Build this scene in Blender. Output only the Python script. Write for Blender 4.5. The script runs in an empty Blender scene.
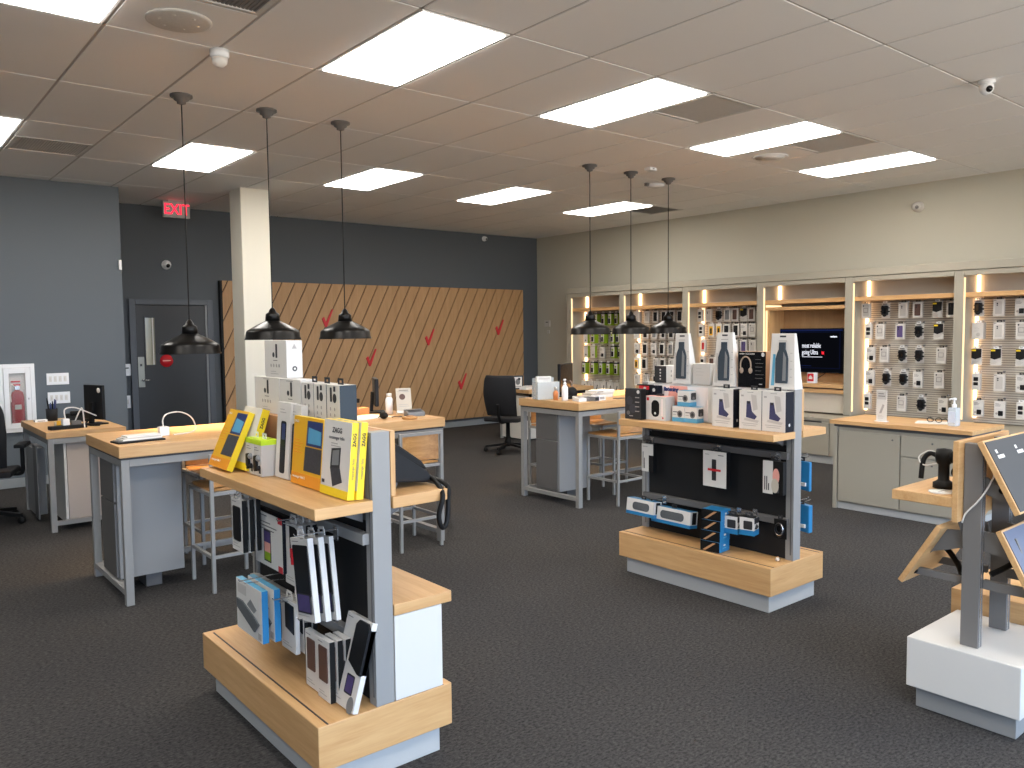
PEND, DAY, EXPO, PAN = 45, 6.5, 0.85, 9.6
import bpy, bmesh, math, random
from mathutils import Vector, Matrix
random.seed(7)
SC = bpy.context.scene
COL = SC.collection
PI = math.pi

# ------------------------------------------------------------------ materials
def lin(h):
    h = h.lstrip('#')
    c = [int(h[i:i+2], 16)/255 for i in (0, 2, 4)]
    return tuple((v/12.92 if v <= .04045 else ((v+.055)/1.055)**2.4) for v in c) + (1,)

MATS = {}
def mat(name, col, rough=.5, metal=0, var=.06, scale=8, bump=0, spec=.5, alpha=1, trans=0, stretch=(1, 1, 1)):
    """procedural: noise-modulated colour on a principled surface"""
    if name in MATS: return MATS[name]
    m = bpy.data.materials.new(name); m.use_nodes = True
    nt = m.node_tree; b = nt.nodes['Principled BSDF']
    c = lin(col)
    b.inputs['Roughness'].default_value = rough
    b.inputs['Metallic'].default_value = metal
    b.inputs['Specular IOR Level'].default_value = spec
    if trans: b.inputs['Transmission Weight'].default_value = trans
    if alpha < 1: b.inputs['Alpha'].default_value = alpha
    if var:
        tc = nt.nodes.new('ShaderNodeTexCoord'); mp = nt.nodes.new('ShaderNodeMapping')
        mp.inputs['Scale'].default_value = stretch
        nz = nt.nodes.new('ShaderNodeTexNoise'); nz.inputs['Scale'].default_value = scale; nz.inputs['Detail'].default_value = 3
        mx = nt.nodes.new('ShaderNodeMix'); mx.data_type = 'RGBA'
        mx.inputs[6].default_value = tuple(v*(1-var) for v in c[:3]) + (1,)
        mx.inputs[7].default_value = tuple(min(1, v*(1+var)) for v in c[:3]) + (1,)
        nt.links.new(tc.outputs['Object'], mp.inputs['Vector']); nt.links.new(mp.outputs[0], nz.inputs['Vector'])
        nt.links.new(nz.outputs['Fac'], mx.inputs[0]); nt.links.new(mx.outputs[2], b.inputs['Base Color'])
        if bump:
            bp = nt.nodes.new('ShaderNodeBump'); bp.inputs['Strength'].default_value = bump; bp.inputs['Distance'].default_value = .004
            nt.links.new(nz.outputs['Fac'], bp.inputs['Height']); nt.links.new(bp.outputs[0], b.inputs['Normal'])
    else:
        b.inputs['Base Color'].default_value = c
    MATS[name] = m
    return m

def wood(name, c1, c2, axis, rough=.42, dist=.25, hi=22):
    if name in MATS: return MATS[name]
    m = bpy.data.materials.new(name); m.use_nodes = True
    nt = m.node_tree; b = nt.nodes['Principled BSDF']; b.inputs['Roughness'].default_value = rough
    tc = nt.nodes.new('ShaderNodeTexCoord'); mp = nt.nodes.new('ShaderNodeMapping')
    s = [hi, hi, hi]
    for ax in axis: s['xyz'.index(ax)] = 1.6
    mp.inputs['Scale'].default_value = s
    nz = nt.nodes.new('ShaderNodeTexNoise'); nz.inputs['Scale'].default_value = 1.0; nz.inputs['Detail'].default_value = 6; nz.inputs['Roughness'].default_value = .62
    nz.inputs['Distortion'].default_value = dist
    fine = nt.nodes.new('ShaderNodeTexNoise'); fine.inputs['Scale'].default_value = 6; fine.inputs['Detail'].default_value = 2
    add = nt.nodes.new('ShaderNodeMath'); add.operation = 'MULTIPLY_ADD'; add.inputs[1].default_value = .35
    cr = nt.nodes.new('ShaderNodeValToRGB')
    cr.color_ramp.elements[0].position = .42; cr.color_ramp.elements[0].color = lin(c1)
    cr.color_ramp.elements[1].position = 1.0; cr.color_ramp.elements[1].color = lin(c2)
    L = nt.links
    L.new(tc.outputs['Object'], mp.inputs['Vector']); L.new(mp.outputs[0], nz.inputs['Vector']); L.new(mp.outputs[0], fine.inputs['Vector'])
    L.new(fine.outputs['Fac'], add.inputs[0]); L.new(nz.outputs['Fac'], add.inputs[2])
    L.new(add.outputs[0], cr.inputs[0]); L.new(cr.outputs[0], b.inputs['Base Color'])
    MATS[name] = m
    return m

def emit(name, col, strength):
    if name in MATS: return MATS[name]
    m = bpy.data.materials.new(name); m.use_nodes = True
    nt = m.node_tree
    for n in list(nt.nodes):
        if n.type == 'BSDF_PRINCIPLED': nt.nodes.remove(n)
    e = nt.nodes.new('ShaderNodeEmission'); e.inputs[0].default_value = lin(col); e.inputs[1].default_value = strength
    nt.links.new(e.outputs[0], [n for n in nt.nodes if n.type == 'OUTPUT_MATERIAL'][0].inputs[0])
    MATS[name] = m
    return m

def carpet():
    m = bpy.data.materials.new('charcoal_carpet'); m.use_nodes = True
    nt = m.node_tree; b = nt.nodes['Principled BSDF']; b.inputs['Roughness'].default_value = 1; b.inputs['Specular IOR Level'].default_value = .1
    tc = nt.nodes.new('ShaderNodeTexCoord')
    n1 = nt.nodes.new('ShaderNodeTexNoise'); n1.inputs['Scale'].default_value = 55; n1.inputs['Detail'].default_value = 5; n1.inputs['Roughness'].default_value = .75
    n2 = nt.nodes.new('ShaderNodeTexNoise'); n2.inputs['Scale'].default_value = .9; n2.inputs['Detail'].default_value = 2
    mp = nt.nodes.new('ShaderNodeMapping'); mp.inputs['Scale'].default_value = (1, 1.6, 1)
    cr = nt.nodes.new('ShaderNodeValToRGB')
    cr.color_ramp.elements[0].position = .36; cr.color_ramp.elements[0].color = lin('#2b2b2b')
    cr.color_ramp.elements[1].position = .66; cr.color_ramp.elements[1].color = lin('#545251')
    cr2 = nt.nodes.new('ShaderNodeValToRGB')
    cr2.color_ramp.elements[0].position = .3; cr2.color_ramp.elements[0].color = (.86, .86, .88, 1)
    cr2.color_ramp.elements[1].position = .7; cr2.color_ramp.elements[1].color = (1.0, .98, .95, 1)
    mx = nt.nodes.new('ShaderNodeMix'); mx.data_type = 'RGBA'; mx.blend_type = 'MULTIPLY'; mx.inputs[0].default_value = 1
    bp = nt.nodes.new('ShaderNodeBump'); bp.inputs['Strength'].default_value = .5; bp.inputs['Distance'].default_value = .006
    L = nt.links
    L.new(tc.outputs['Object'], mp.inputs[0]); L.new(mp.outputs[0], n1.inputs['Vector']); L.new(tc.outputs['Object'], n2.inputs['Vector'])
    L.new(n1.outputs['Fac'], cr.inputs[0]); L.new(n2.outputs['Fac'], cr2.inputs[0])
    L.new(cr.outputs[0], mx.inputs[6]); L.new(cr2.outputs[0], mx.inputs[7]); L.new(mx.outputs[2], b.inputs['Base Color'])
    L.new(n1.outputs['Fac'], bp.inputs['Height']); L.new(bp.outputs[0], b.inputs['Normal'])
    return m

def clear(name, col='#ffffff', a=.25):
    """clear plastic or glass: mostly see-through with a gloss"""
    if name in MATS: return MATS[name]
    m = bpy.data.materials.new(name); m.use_nodes = True
    nt = m.node_tree; b = nt.nodes['Principled BSDF']
    b.inputs['Base Color'].default_value = lin(col); b.inputs['Roughness'].default_value = .12
    tr = nt.nodes.new('ShaderNodeBsdfTransparent'); mx = nt.nodes.new('ShaderNodeMixShader'); mx.inputs[0].default_value = a
    out = [n for n in nt.nodes if n.type == 'OUTPUT_MATERIAL'][0]
    nt.links.new(tr.outputs[0], mx.inputs[1]); nt.links.new(b.outputs[0], mx.inputs[2]); nt.links.new(mx.outputs[0], out.inputs[0])
    MATS[name] = m
    return m

W1, W2 = '#bd8f5b', '#d8b07c'
WX = wood('maple_grain_x', W1, W2, 'x'); WY = wood('maple_grain_y', W1, W2, 'y'); WZ = wood('maple_grain_z', W1, W2, 'z')
WH = wood('maple_edge_grain', W1, W2, 'xy')
WALLW = wood('oak_wall_boards', '#a37c52', '#b89266', 'z', .55, .1, 14)
STOOLW = wood('stool_wood', '#a8743f', '#d4a468', 'x')
GREY = mat('grey_powder_coat', '#8f8e8b', .5, 0, .03, 3)
GREYD = mat('dark_grey_steel', '#615f5d', .5, .05, .03, 3)
GREYC = mat('grey_laminate', '#8f8e8c', .5, 0, .03, 2)
GREIGE = mat('greige_laminate', '#a09a8b', .5, 0, .03, 2)
PLINTH = mat('plinth_laminate', '#b3b3b0', .5, 0, .03, 2)
BLACK = mat('matte_black', '#121212', .55, 0, .1, 6, spec=.25)
BLACKG = mat('gloss_black', '#101012', .15, 0, 0)
PANELB = mat('black_panel', '#0b0b0c', .7, 0, .1, 4)
PLASTB = mat('black_plastic', '#17181a', .45, 0, .1, 10, spec=.25)
MESHB = mat('black_mesh_fabric', '#17171a', .85, 0, .3, 120)
WHITE = mat('white_card', '#d8d4cd', .5, 0, .02, 4)
WHITEG = mat('white_gloss_plastic', '#eeeeee', .25, 0, .01, 4)
WLAM = mat('white_laminate', '#d2cfc8', .4, 0, .015, 2)
PALE = mat('pale_grey_card', '#c0bbb4', .5, 0, .03, 5)
CHROME = mat('brushed_chrome', '#c9c9c9', .25, .9, .02, 20)
SLATEW = mat('slate_blue_paint', '#61686e', .75, 0, .025, .8)
SLATED = mat('dark_slate_paint', '#53585d', .75, 0, .025, .8)
BEIGEW = mat('stone_beige_paint', '#b5b1a2', .8, 0, .02, .7)
COLW = mat('column_offwhite_paint', '#d8d4c6', .7, 0, .02, 1)
TILE = mat('ceiling_tile', '#e6e4e1', .9, 0, .025, 1.2)
GRID = mat('ceiling_grid_metal', '#b5afa7', .6, 0, .02, 2)
DOORM = mat('charcoal_door_paint', '#2c2e30', .45, 0, .06, 3)
FRAMEM = mat('door_frame_paint', '#53585f', .5, 0, .03, 3)
BASEB = mat('baseboard_grey', '#8b8f90', .6, 0, .03, 3)
YEL = mat('yellow_card', '#f0cf1e', .45, 0, .02, 5)
ORG = mat('orange_card', '#e8961f', .45, 0, .03, 5)
AMB = mat('amber_card', '#e5ad22', .45, 0, .03, 5)
BLUE = mat('bright_blue_card', '#2379ad', .45, 0, .04, 8)
BLUEL = mat('sky_blue_card', '#5ba3c4', .45, 0, .04, 8)
LIME = mat('lime_green_card', '#8fae1e', .45, 0, .05, 8)
NEON = mat('neon_lime_card', '#c6e62a', .45, 0, .05, 8)
RED = mat('red_print', '#c8202a', .45, 0, .04, 8)
REDD = mat('dark_red_paint', '#8c1219', .35, 0, .04, 8)
PINK = mat('coral_pink_card', '#eaa596', .5, 0, .03, 5)
BLUSH = mat('blush_card', '#efe2dc', .5, 0, .03, 3)
PURP = mat('violet_print', '#4c4070', .45, 0, .3, 30)
NAVY = mat('navy_print', '#2b3a6b', .4, 0, .35, 40)
INDIGO = mat('indigo_fabric_print', '#3c3d60', .5, 0, .35, 60)
BROWN = mat('brown_case', '#5c4036', .5, 0, .1, 20)
SLATEB = mat('slate_box_card', '#3d464e', .6, 0, .03, 5, spec=.15)
NIGHT = mat('night_box_card', '#1c1e26', .6, 0, .05, 5, spec=.15)
INK = mat('grey_print_ink', '#6d6a68', .6, 0, .1, 30)
INKL = mat('light_grey_print_ink', '#a9a49e', .6, 0, .1, 30)
INKD = mat('dark_print_ink', '#2a2a2c', .5, 0, .1, 30)
KEYS = mat('keyboard_print', '#3c3d42', .5, 0, .45, 90)
TAN = mat('tan_card', '#b98b62', .55, 0, .04, 5)
KRAFT = mat('kraft_card', '#c08a55', .6, 0, .05, 8)
TEAL = mat('dark_green_tag', '#2f4f44', .5, 0, .1, 20)
SLAT = mat('slatwall_laminate', '#cdc5b8', .5, 0, .03, 3)
SLATG = mat('slatwall_groove', '#8f887c', .6, 0, .03, 3)
CREAM = mat('cream_panel', '#c2b8a8', .55, 0, .03, 2)
GRILLE = mat('grey_grille_paint', '#c6c2bc', .7, 0, .1, 60)
GRILLED = mat('dark_grille_paint', '#7d7a77', .8, 0, .15, 70)
STEELG = mat('device_grey_plastic', '#7d7f80', .4, 0, .05, 8)
FABG = mat('speaker_cloth', '#55585a', .85, 0, .25, 150)
PAPER = mat('white_paper', '#dddbd5', .7, 0, .01, 5)
SKINO = mat('amber_liquid_plastic', '#d98a55', .3, 0, .05, 5)
SHADE = mat('pendant_black_metal', '#1c1b1a', .32, .6, .1, 4)
GLOW = emit('bulb_glow', '#ffd9a0', 30)
LEDW = emit('warm_led_strip', '#ffcd98', 4)
LEDF = emit('warm_led_edge', '#ffd3a0', 1.1)
PANELL = emit('ceiling_panel_light', '#fff9f1', PAN)
EXITR = emit('exit_red_glow', '#ff2038', 1.7)
TVBG = emit('screen_black', '#0a0b10', .5)
TVW = emit('screen_white', '#f2f4ff', .75)
TVB = emit('screen_blue_edge', '#2a3a7a', .18)
TVR = emit('screen_red', '#e0202c', 1.2)
TABS = mat('tablet_face_dark', '#4d4d4d', .6, 0, .02, 3, spec=.15)
POSTG = mat('fixture_post_grey', '#75726e', .5, 0, .02, 3, spec=.2)
ACRYL = clear('clear_acrylic', '#dfe6e8', .32)
GLASS = clear('window_glass', '#e6eef0', .08)
PUMP = clear('clear_gel_plastic', '#d9e6ee', .5)

# ------------------------------------------------------------------ mesh builder
class MB:
    def __init__(s): s.v = []; s.f = []; s.m = []; s.mi = []; s.sm = []
    def _m(s, m):
        if m not in s.m: s.m.append(m)
        return s.m.index(m)
    def add(s, vs, fs, m, smooth=False):
        o = len(s.v); s.v += [tuple(v) for v in vs]; i = s._m(m)
        for f in fs: s.f.append([a+o for a in f]); s.mi.append(i); s.sm.append(smooth)
        return s
    def box(s, x0, x1, y0, y1, z0, z1, m, faces=None):
        """faces: dict side -> material, sides '-x','+x','-y','+y','-z','+z'"""
        vs = [(x, y, z) for z in (z0, z1) for y in (y0, y1) for x in (x0, x1)]
        F = {'-z': (0, 2, 3, 1), '+z': (4, 5, 7, 6), '-y': (0, 1, 5, 4), '+y': (2, 6, 7, 3), '-x': (0, 4, 6, 2), '+x': (1, 3, 7, 5)}
        o = len(s.v); s.v += vs
        for k, f in F.items():
            s.f.append([a+o for a in f]); s.mi.append(s._m((faces or {}).get(k, m))); s.sm.append(False)
        return s
    def prism(s, poly, a0, a1, axis, m, mside=None, smooth=False):
        """extrude a polygon along an axis; poly points are the other two coordinates in xyz order"""
        def P(p, a): return {'x': (a, p[0], p[1]), 'y': (p[0], a, p[1]), 'z': (p[0], p[1], a)}[axis]
        n = len(poly)
        vs = [P(p, a0) for p in poly] + [P(p, a1) for p in poly]
        o = len(s.v); s.v += vs
        s.f.append([o+i for i in range(n)][::-1]); s.f.append([o+n+i for i in range(n)])
        i0 = s._m(m); i1 = s._m(mside or m); s.mi += [i0, i0]; s.sm += [False, False]
        for i in range(n):
            j = (i+1) % n
            s.f.append([o+i, o+j, o+n+j, o+n+i]); s.mi.append(i1); s.sm.append(smooth)
        return s
    def tube(s, pts, r, m, n=8, closed=False):
        pts = [Vector(p) for p in pts]; rings = []
        up = None
        for i, p in enumerate(pts):
            if closed: t = pts[(i+1) % len(pts)] - pts[i-1]
            else: t = pts[min(i+1, len(pts)-1)] - pts[max(i-1, 0)]
            t.normalize()
            if up is None: up = Vector((0, 0, 1)) if abs(t.z) < .9 else Vector((1, 0, 0))
            a = (up - t*up.dot(t)).normalized(); b = t.cross(a); up = a
            rr = r[i] if isinstance(r, (list, tuple)) else r
            rings.append([p + (a*math.cos(2*PI*k/n) + b*math.sin(2*PI*k/n))*rr for k in range(n)])
        vs = [v for R in rings for v in R]; fs = []
        N = len(rings)
        for i in range(N if closed else N-1):
            j = (i+1) % N
            for k in range(n):
                l = (k+1) % n
                fs.append((i*n+k, i*n+l, j*n+l, j*n+k))
        if not closed:
            fs.append(tuple(range(n))[::-1]); fs.append(tuple((N-1)*n+k for k in range(n)))
        return s.add(vs, fs, m, n > 6)
    def bar(s, p0, p1, w, h, m, up=(0, 0, 1)):
        p0 = Vector(p0); p1 = Vector(p1); t = (p1-p0).normalized(); u = Vector(up)
        if abs(t.dot(u)) > .98: u = Vector((0, 1, 0))
        a = t.cross(u).normalized(); b = a.cross(t)
        vs = []
        for p in (p0, p1):
            for sa, sb in ((-1, -1), (1, -1), (1, 1), (-1, 1)): vs.append(p + a*sa*w/2 + b*sb*h/2)
        return s.add(vs, [(3, 2, 1, 0), (4, 5, 6, 7), (0, 1, 5, 4), (1, 2, 6, 5), (2, 3, 7, 6), (3, 0, 4, 7)], m)
    def lathe(s, prof, c, m, n=32, smooth=True, caps=True):
        cx, cy, cz = c; vs = []; fs = []
        for r, z in prof:
            for k in range(n): vs.append((cx+r*math.cos(2*PI*k/n), cy+r*math.sin(2*PI*k/n), cz+z))
        for i in range(len(prof)-1):
            for k in range(n):
                l = (k+1) % n; fs.append((i*n+k, i*n+l, (i+1)*n+l, (i+1)*n+k))
        if caps and prof[0][0] > 1e-6: fs.append(tuple(range(n))[::-1])
        if caps and prof[-1][0] > 1e-6: fs.append(tuple((len(prof)-1)*n+k for k in range(n)))
        return s.add(vs, fs, m, smooth)
    def ball(s, c, r, m, n=12, sc=(1, 1, 1)):
        prof = [(math.sin(PI*i/n), -math.cos(PI*i/n)) for i in range(n+1)]
        o = len(s.v)
        s.lathe([(max(1e-5, p[0])*r, p[1]*r) for p in prof], (0, 0, 0), m, n*2)
        for i in range(o, len(s.v)):
            v = s.v[i]; s.v[i] = (v[0]*sc[0]+c[0], v[1]*sc[1]+c[1], v[2]*sc[2]+c[2])
        return s
    def text(s, t, size, org, m, face='-y', depth=.0006, align='CENTER', bold=0, sx=1, slant=0):
        """lettering as thin solid shapes; face: the way it looks ('-y', '-x', '+z')"""
        cu = bpy.data.curves.new('lettering', 'FONT'); cu.body = t; cu.size = size; cu.align_x = align; cu.align_y = 'CENTER'
        cu.extrude = depth; cu.offset = bold; cu.resolution_u = 2; cu.shear = slant
        ob = bpy.data.objects.new('lettering', cu)
        me = bpy.data.meshes.new_from_object(ob)
        ox, oy, oz = org
        def T(v):
            x, y, z = v.x*sx, v.y, v.z
            if face == '-y': return (ox+x, oy-z, oz+y)
            if face == '-x': return (ox-z, oy-x, oz+y)
            return (ox+x, oy+y, oz+z)
        s.add([T(v.co) for v in me.vertices], [tuple(p.vertices) for p in me.polygons], m)
        bpy.data.objects.remove(ob); bpy.data.curves.remove(cu); bpy.data.meshes.remove(me)
        return s
    def xf(s, M, start=0):
        for i in range(start, len(s.v)): s.v[i] = tuple(M @ Vector(s.v[i]))
        return s
    def build(s, name, parent=None, bevel=0, seg=2, subsurf=0, label=None):
        me = bpy.data.meshes.new(name); me.from_pydata(s.v, [], s.f); 
        for m in s.m: me.materials.append(m)
        for p, i, sm in zip(me.polygons, s.mi, s.sm): p.material_index = i; p.use_smooth = sm
        bm = bmesh.new(); bm.from_mesh(me); bmesh.ops.recalc_face_normals(bm, faces=bm.faces); bm.to_mesh(me); bm.free()
        o = bpy.data.objects.new(name, me); COL.objects.link(o)
        if parent: o.parent = parent
        if bevel:
            b = o.modifiers.new('bevel', 'BEVEL'); b.width = bevel; b.segments = seg; b.limit_method = 'ANGLE'; b.angle_limit = .6
        if label: o['label'] = label
        return o

def T(name, label, cat, loc=(0, 0, 0), rz=0, group=None, rot=None):
    o = bpy.data.objects.new(name, None); COL.objects.link(o); o.empty_display_size = .05
    o.location = loc; o.rotation_euler = rot if rot else (0, 0, rz)
    o['label'] = label; o['category'] = cat
    if group: o['group'] = group
    return o
def tag(o, label, cat, group=None):
    o['label'] = label; o['category'] = cat
    if group: o['group'] = group
    return o
def structure(o): o['kind'] = 'structure'; return o
KIDS = {}
def kids(o): return [c for c in bpy.data.objects if c.parent == o]
def dup(src, loc, rz=None, label=None, group=None, rot=None):
    def cp(o, par):
        c = o.copy(); COL.objects.link(c)
        if par: c.parent = par
        for k in kids(o): cp(k, c)
        return c
    r = cp(src, None); r.location = loc
    if rz is not None: r.rotation_euler = (0, 0, rz)
    if rot: r.rotation_euler = rot
    if label: r['label'] = label
    if group: r['group'] = group
    return r
FX = -PI/2      # turns a front that looks to -y so that it looks to -x
def arc(c, r, a0, a1, n, plane='xz', off=0):
    out = []
    for i in range(n+1):
        a = a0+(a1-a0)*i/n; u, w = c[0]+r*math.cos(a), c[1]+r*math.sin(a)
        out.append({'xz': (u, off, w), 'yz': (off, u, w), 'xy': (u, w, off)}[plane])
    return out
def bez(pts, n=24):
    """smooth open curve through points"""
    P = [Vector(p) for p in pts]; P = [P[0]*2-P[1]] + P + [P[-1]*2-P[-2]]
    out = []; segs = len(P)-3
    for i in range(segs):
        k = max(2, n//segs)
        for j in range(k):
            t = j/k; a, b, c, d = P[i:i+4]
            out.append(.5*((2*b)+(-a+c)*t+(2*a-5*b+4*c-d)*t*t+(-a+3*b-3*c+d)*t**3))
    out.append(P[-2]); return out
def ell(cx, cz, rx, rz, n=20): return [(cx+rx*math.cos(2*PI*i/n), cz+rz*math.sin(2*PI*i/n)) for i in range(n)]
def rrect(x0, x1, z0, z1, r, n=4):
    out = []
    for cx, cz, a in ((x1-r, z0+r, -PI/2), (x1-r, z1-r, 0), (x0+r, z1-r, PI/2), (x0+r, z0+r, PI)):
        for i in range(n+1): out.append((cx+r*math.cos(a+PI/2*i/n), cz+r*math.sin(a+PI/2*i/n)))
    return out
# ------------------------------------------------------------------ the room
CEIL = 3.26; XR = 9.70; YB = 11.07; X0 = -2.6; Y0 = -2.6; YL = 9.90; XL = 2.44
m = MB().box(X0-.1, XR+.1, Y0-.1, YB+.1, -.06, 0, carpet()); structure(m.build('floor'))

# ceiling: tiles between slim grid bars, slots left open where a fixture sits
TX, TY, GX, GY = .61, 1.22, 4.198, 3.585
lights = [(i, j) for i in (-12, -9, -6, -3, 0, 3, 6) for j in (-6, -3, 0, 3) if not (j == 3 and i < -6)]
lights = [(i, j) for i, j in lights if X0 < GX+i*TX and GX+(i+1)*TX < XR and GY+j*TY > Y0]
vents = [(1, 0, 0), (4, 0, 0), (7, 3, 0), (-5, 3, 1), (-5, 0, 0)]   # half tile panels: column, row, near or far half
used = set(lights)
mb = MB()
gap = .008
i0 = int(math.floor((X0-GX)/TX)); i1 = int(math.ceil((XR-GX)/TX)); j0 = int(math.floor((Y0-GY)/TY)); j1 = int(math.ceil((YB-GY)/TY))
for i in range(i0, i1):
    for j in range(j0, j1):
        if (i, j) in used: continue
        xa = max(X0, GX+i*TX+gap); xb = min(XR, GX+(i+1)*TX-gap); ya = max(Y0, GY+j*TY+gap); yb = min(YB, GY+(j+1)*TY-gap)
        for (vi, vj, h) in vents:
            if (vi, vj) == (i, j):
                if h == 0: ya = GY+j*TY+TX+gap
                else: yb = GY+j*TY+TX-gap
        if xb > xa and yb > ya: mb.box(xa, xb, ya, yb, CEIL, CEIL+.03, TILE)
mb.box(X0-.1, XR+.1, Y0-.1, YB+.1, CEIL+.05, CEIL+.12, TILE)
structure(mb.build('ceiling', bevel=.004, seg=1))
mb = MB()
for i in range(i0, i1+1):
    x = GX+i*TX
    if X0 < x < XR: mb.box(x-.012, x+.012, Y0, YB, CEIL+.005, CEIL+.03, GRID)
for j in range(j0, j1+1):
    y = GY+j*TY
    if Y0 < y < YB: mb.box(X0, XR, y-.012, y+.012, CEIL+.005, CEIL+.03, GRID)
structure(mb.build('trim_1'))

def wall(name, x0, x1, y0, y1, z0, z1, m): structure(MB().box(x0, x1, y0, y1, z0, z1, m).build(name))
wall('wall_back', X0, XR+.1, YB, YB+.1, 0, CEIL+.05, SLATED)
wall('wall_right', XR, XR+.1, Y0, YB, 0, CEIL+.05, BEIGEW)
wall('wall_left_front', X0, XL, YL, YB, 0, CEIL+.05, SLATEW)
wall('wall_left', X0-.1, X0, Y0, YB, 0, CEIL+.05, SLATEW)
# storefront side behind the viewpoint: low sill, header and glazed bays
mb = MB().box(X0, XR, Y0-.12, Y0, 0, .35, SLATEW).box(X0, XR, Y0-.12, Y0, 2.85, CEIL+.05, SLATEW)
structure(mb.build('wall_front'))
nwin = 6; ww = (XR-X0)/nwin
for k in range(nwin):
    a = X0+k*ww; b = a+ww
    mb = MB()
    for (xa, xb, za, zb) in ((a, a+.05, .35, 2.85), (b-.05, b, .35, 2.85), (a+.05, b-.05, .35, .41), (a+.05, b-.05, 2.79, 2.85)):
        mb.box(xa, xb, Y0-.09, Y0-.02, za, zb, GREY)
    w = structure(mb.build('window_%d' % (k+1)))
    MB().box(a+.05, b-.05, Y0-.06, Y0-.052, .41, 2.79, GLASS).build('pane', w)

structure(MB().box(X0, XL, YL-.014, YL, 0, .1, BASEB).build('baseboard_left', bevel=.004))
structure(MB().box(XL, XR, YB-.014, YB, 0, .1, BASEB).build('baseboard_back', bevel=.004))
structure(MB().box(XR-.014, XR, 9.79, YB-.014, 0, .1, BASEB).build('baseboard_right', bevel=.004))
structure(MB().box(3.53, 3.87, 9.12, 9.46, 0, CEIL+.02, COLW).build('trim_2', bevel=.006))
# door at the back
d = structure(MB().box(2.855, 3.735, YB-.03, YB-.002, .012, 1.985, DOORM).build('door_1', bevel=.003))
mb = MB()
for (xa, xb, za, zb) in ((2.78, 2.855, 0, 2.06), (3.76, 3.835, 0, 2.06), (2.855, 3.76, 1.99, 2.06)): mb.box(xa, xb, YB-.06, YB, za, zb, FRAMEM)
mb.build('door_frame', d, bevel=.004)
MB().box(3.735, 3.76, YB-.045, YB-.002, .01, 1.99, STEELG).build('hinge_strip', d)
mb = MB()
for (xa, xb, za, zb) in ((2.955, 2.97, 1.2, 1.835), (3.085, 3.1, 1.2, 1.835), (2.97, 3.085, 1.2, 1.215), (2.97, 3.085, 1.82, 1.835)): mb.box(xa, xb, YB-.042, YB-.03, za, zb, DOORM)
wf = mb.build('vision_frame', d)
MB().box(2.97, 3.085, YB-.034, YB-.030, 1.215, 1.82, mat('old_glass', '#8d8a76', .12, .1, .1, 3)).build('vision_pane', wf)
MB().box(3.055, 3.068, YB-.04, YB-.034, 1.215, 1.82, WHITE).build('glazing_bead', wf)
lk = MB().box(2.865, 2.945, YB-.04, YB-.03, .93, 1.32, mat('aged_steel', '#8b8a80', .35, .7, .08, 12)).build('lock_plate', d, bevel=.003)
MB().tube([(2.915, YB-.03, 1.02), (2.915, YB-.09, 1.02)], .014, CHROME).tube([(2.915, YB-.085, 1.02), (3.0, YB-.085, 1.02)], .011, CHROME).build('lever_handle', lk)
MB().box(2.89, 2.915, YB-.044, YB-.04, 1.2, 1.23, INKD).build('keypad', lk)
MB().lathe([(.082, -.001), (.082, .001)], (0, 0, 0), RED, 32).xf(Matrix.Translation((3.22, YB-.034, 1.26)) @ Matrix.Rotation(PI/2, 4, 'X')).box(3.17, 3.27, YB-.0362, YB-.0352, 1.255, 1.268, PINK).build('round_red_sticker', d)

# small things on the walls ------------------------------------------------
def plate(name, label, cat, x, y, z, w, h, face='-y', d=.012, m=WHITEG, extra=None, group=None):
    mb = MB()
    t = T(name, label, cat, (x, y, z), 0 if face == '-y' else FX, group)
    MB().box(-w/2, w/2, -d, -.001, -h/2, h/2, m).build('faceplate', t, bevel=.002)
    if extra: extra(t, d)
    return t
def outlet_holes(t, d):
    for k in range(4):
        MB().box(-.085+k*.047, -.058+k*.047, -d-.003, -d, -.03, .03, WHITE).box(-.0765+k*.047, -.0735+k*.047, -d-.0036, -d-.003, -.014, .014, INKL).build('outlet', t)
plate('wall_outlet_plate', 'white four gang outlet plate on slate wall, the upper of the two', 'outlet', 1.748, YL, 1.135, .215, .125, extra=outlet_holes)
plate('wall_outlet_plate', 'white four gang outlet plate on slate wall, just above the pen cup desk', 'outlet', 1.752, YL, .93, .215, .125, extra=outlet_holes)
def lcd(t, d): MB().box(-.03, .03, -d-.002, -d, .015, .03, INKD).build('display', t)
plate('door_keypad', 'pale grey keypad box on the dark wall left of the door', 'keypad', 2.725, YB, 1.16, .13, .15, d=.03, extra=lcd)
plate('light_switch', 'white light switch plate below the keypad beside the door', 'switch', 2.73, YB, .75, .075, .16, extra=lambda t, d: MB().box(-.012, .012, -d-.006, -d, -.03, .03, WHITE).build('rocker', t))
plate('thermostat', 'small pale thermostat on the beige wall near the corner', 'thermostat', XR, 10.78, 1.73, .13, .11, '-x', .03, PALE, extra=lcd)
plate('wall_sensor', 'tiny pale square plate under the thermostat on the beige wall', 'sensor', XR, 10.76, 1.58, .06, .06, '-x', .02, PALE, extra=lambda t, d: MB().box(-.01, .01, -d-.003, -d, -.01, .01, INKL).build('sensor_eye', t))
plate('doorbell_box', 'small white box at the edge of the slate wall high beside the exit', 'chime box', 2.42, YL, 2.39, .03, .11, d=.03)
def camera_ball(name, label, loc, face, r=.06, m=WHITEG):
    t = T(name, label, 'security camera', loc)
    dv = Vector(face)
    q = dv.to_track_quat('Z', 'Y').to_matrix().to_4x4()
    MB().lathe([(r*1.1, 0), (r*1.1, r*.35), (r*.8, r*.5)], (0, 0, 0), m, 20).xf(q).build('mount', t)
    return t, q
t, q = camera_ball('dome_camera', 'white ceiling dome camera above the right side shelving', (6.05, 2.27, CEIL-.001), (0, 0, -1), .05)
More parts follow.
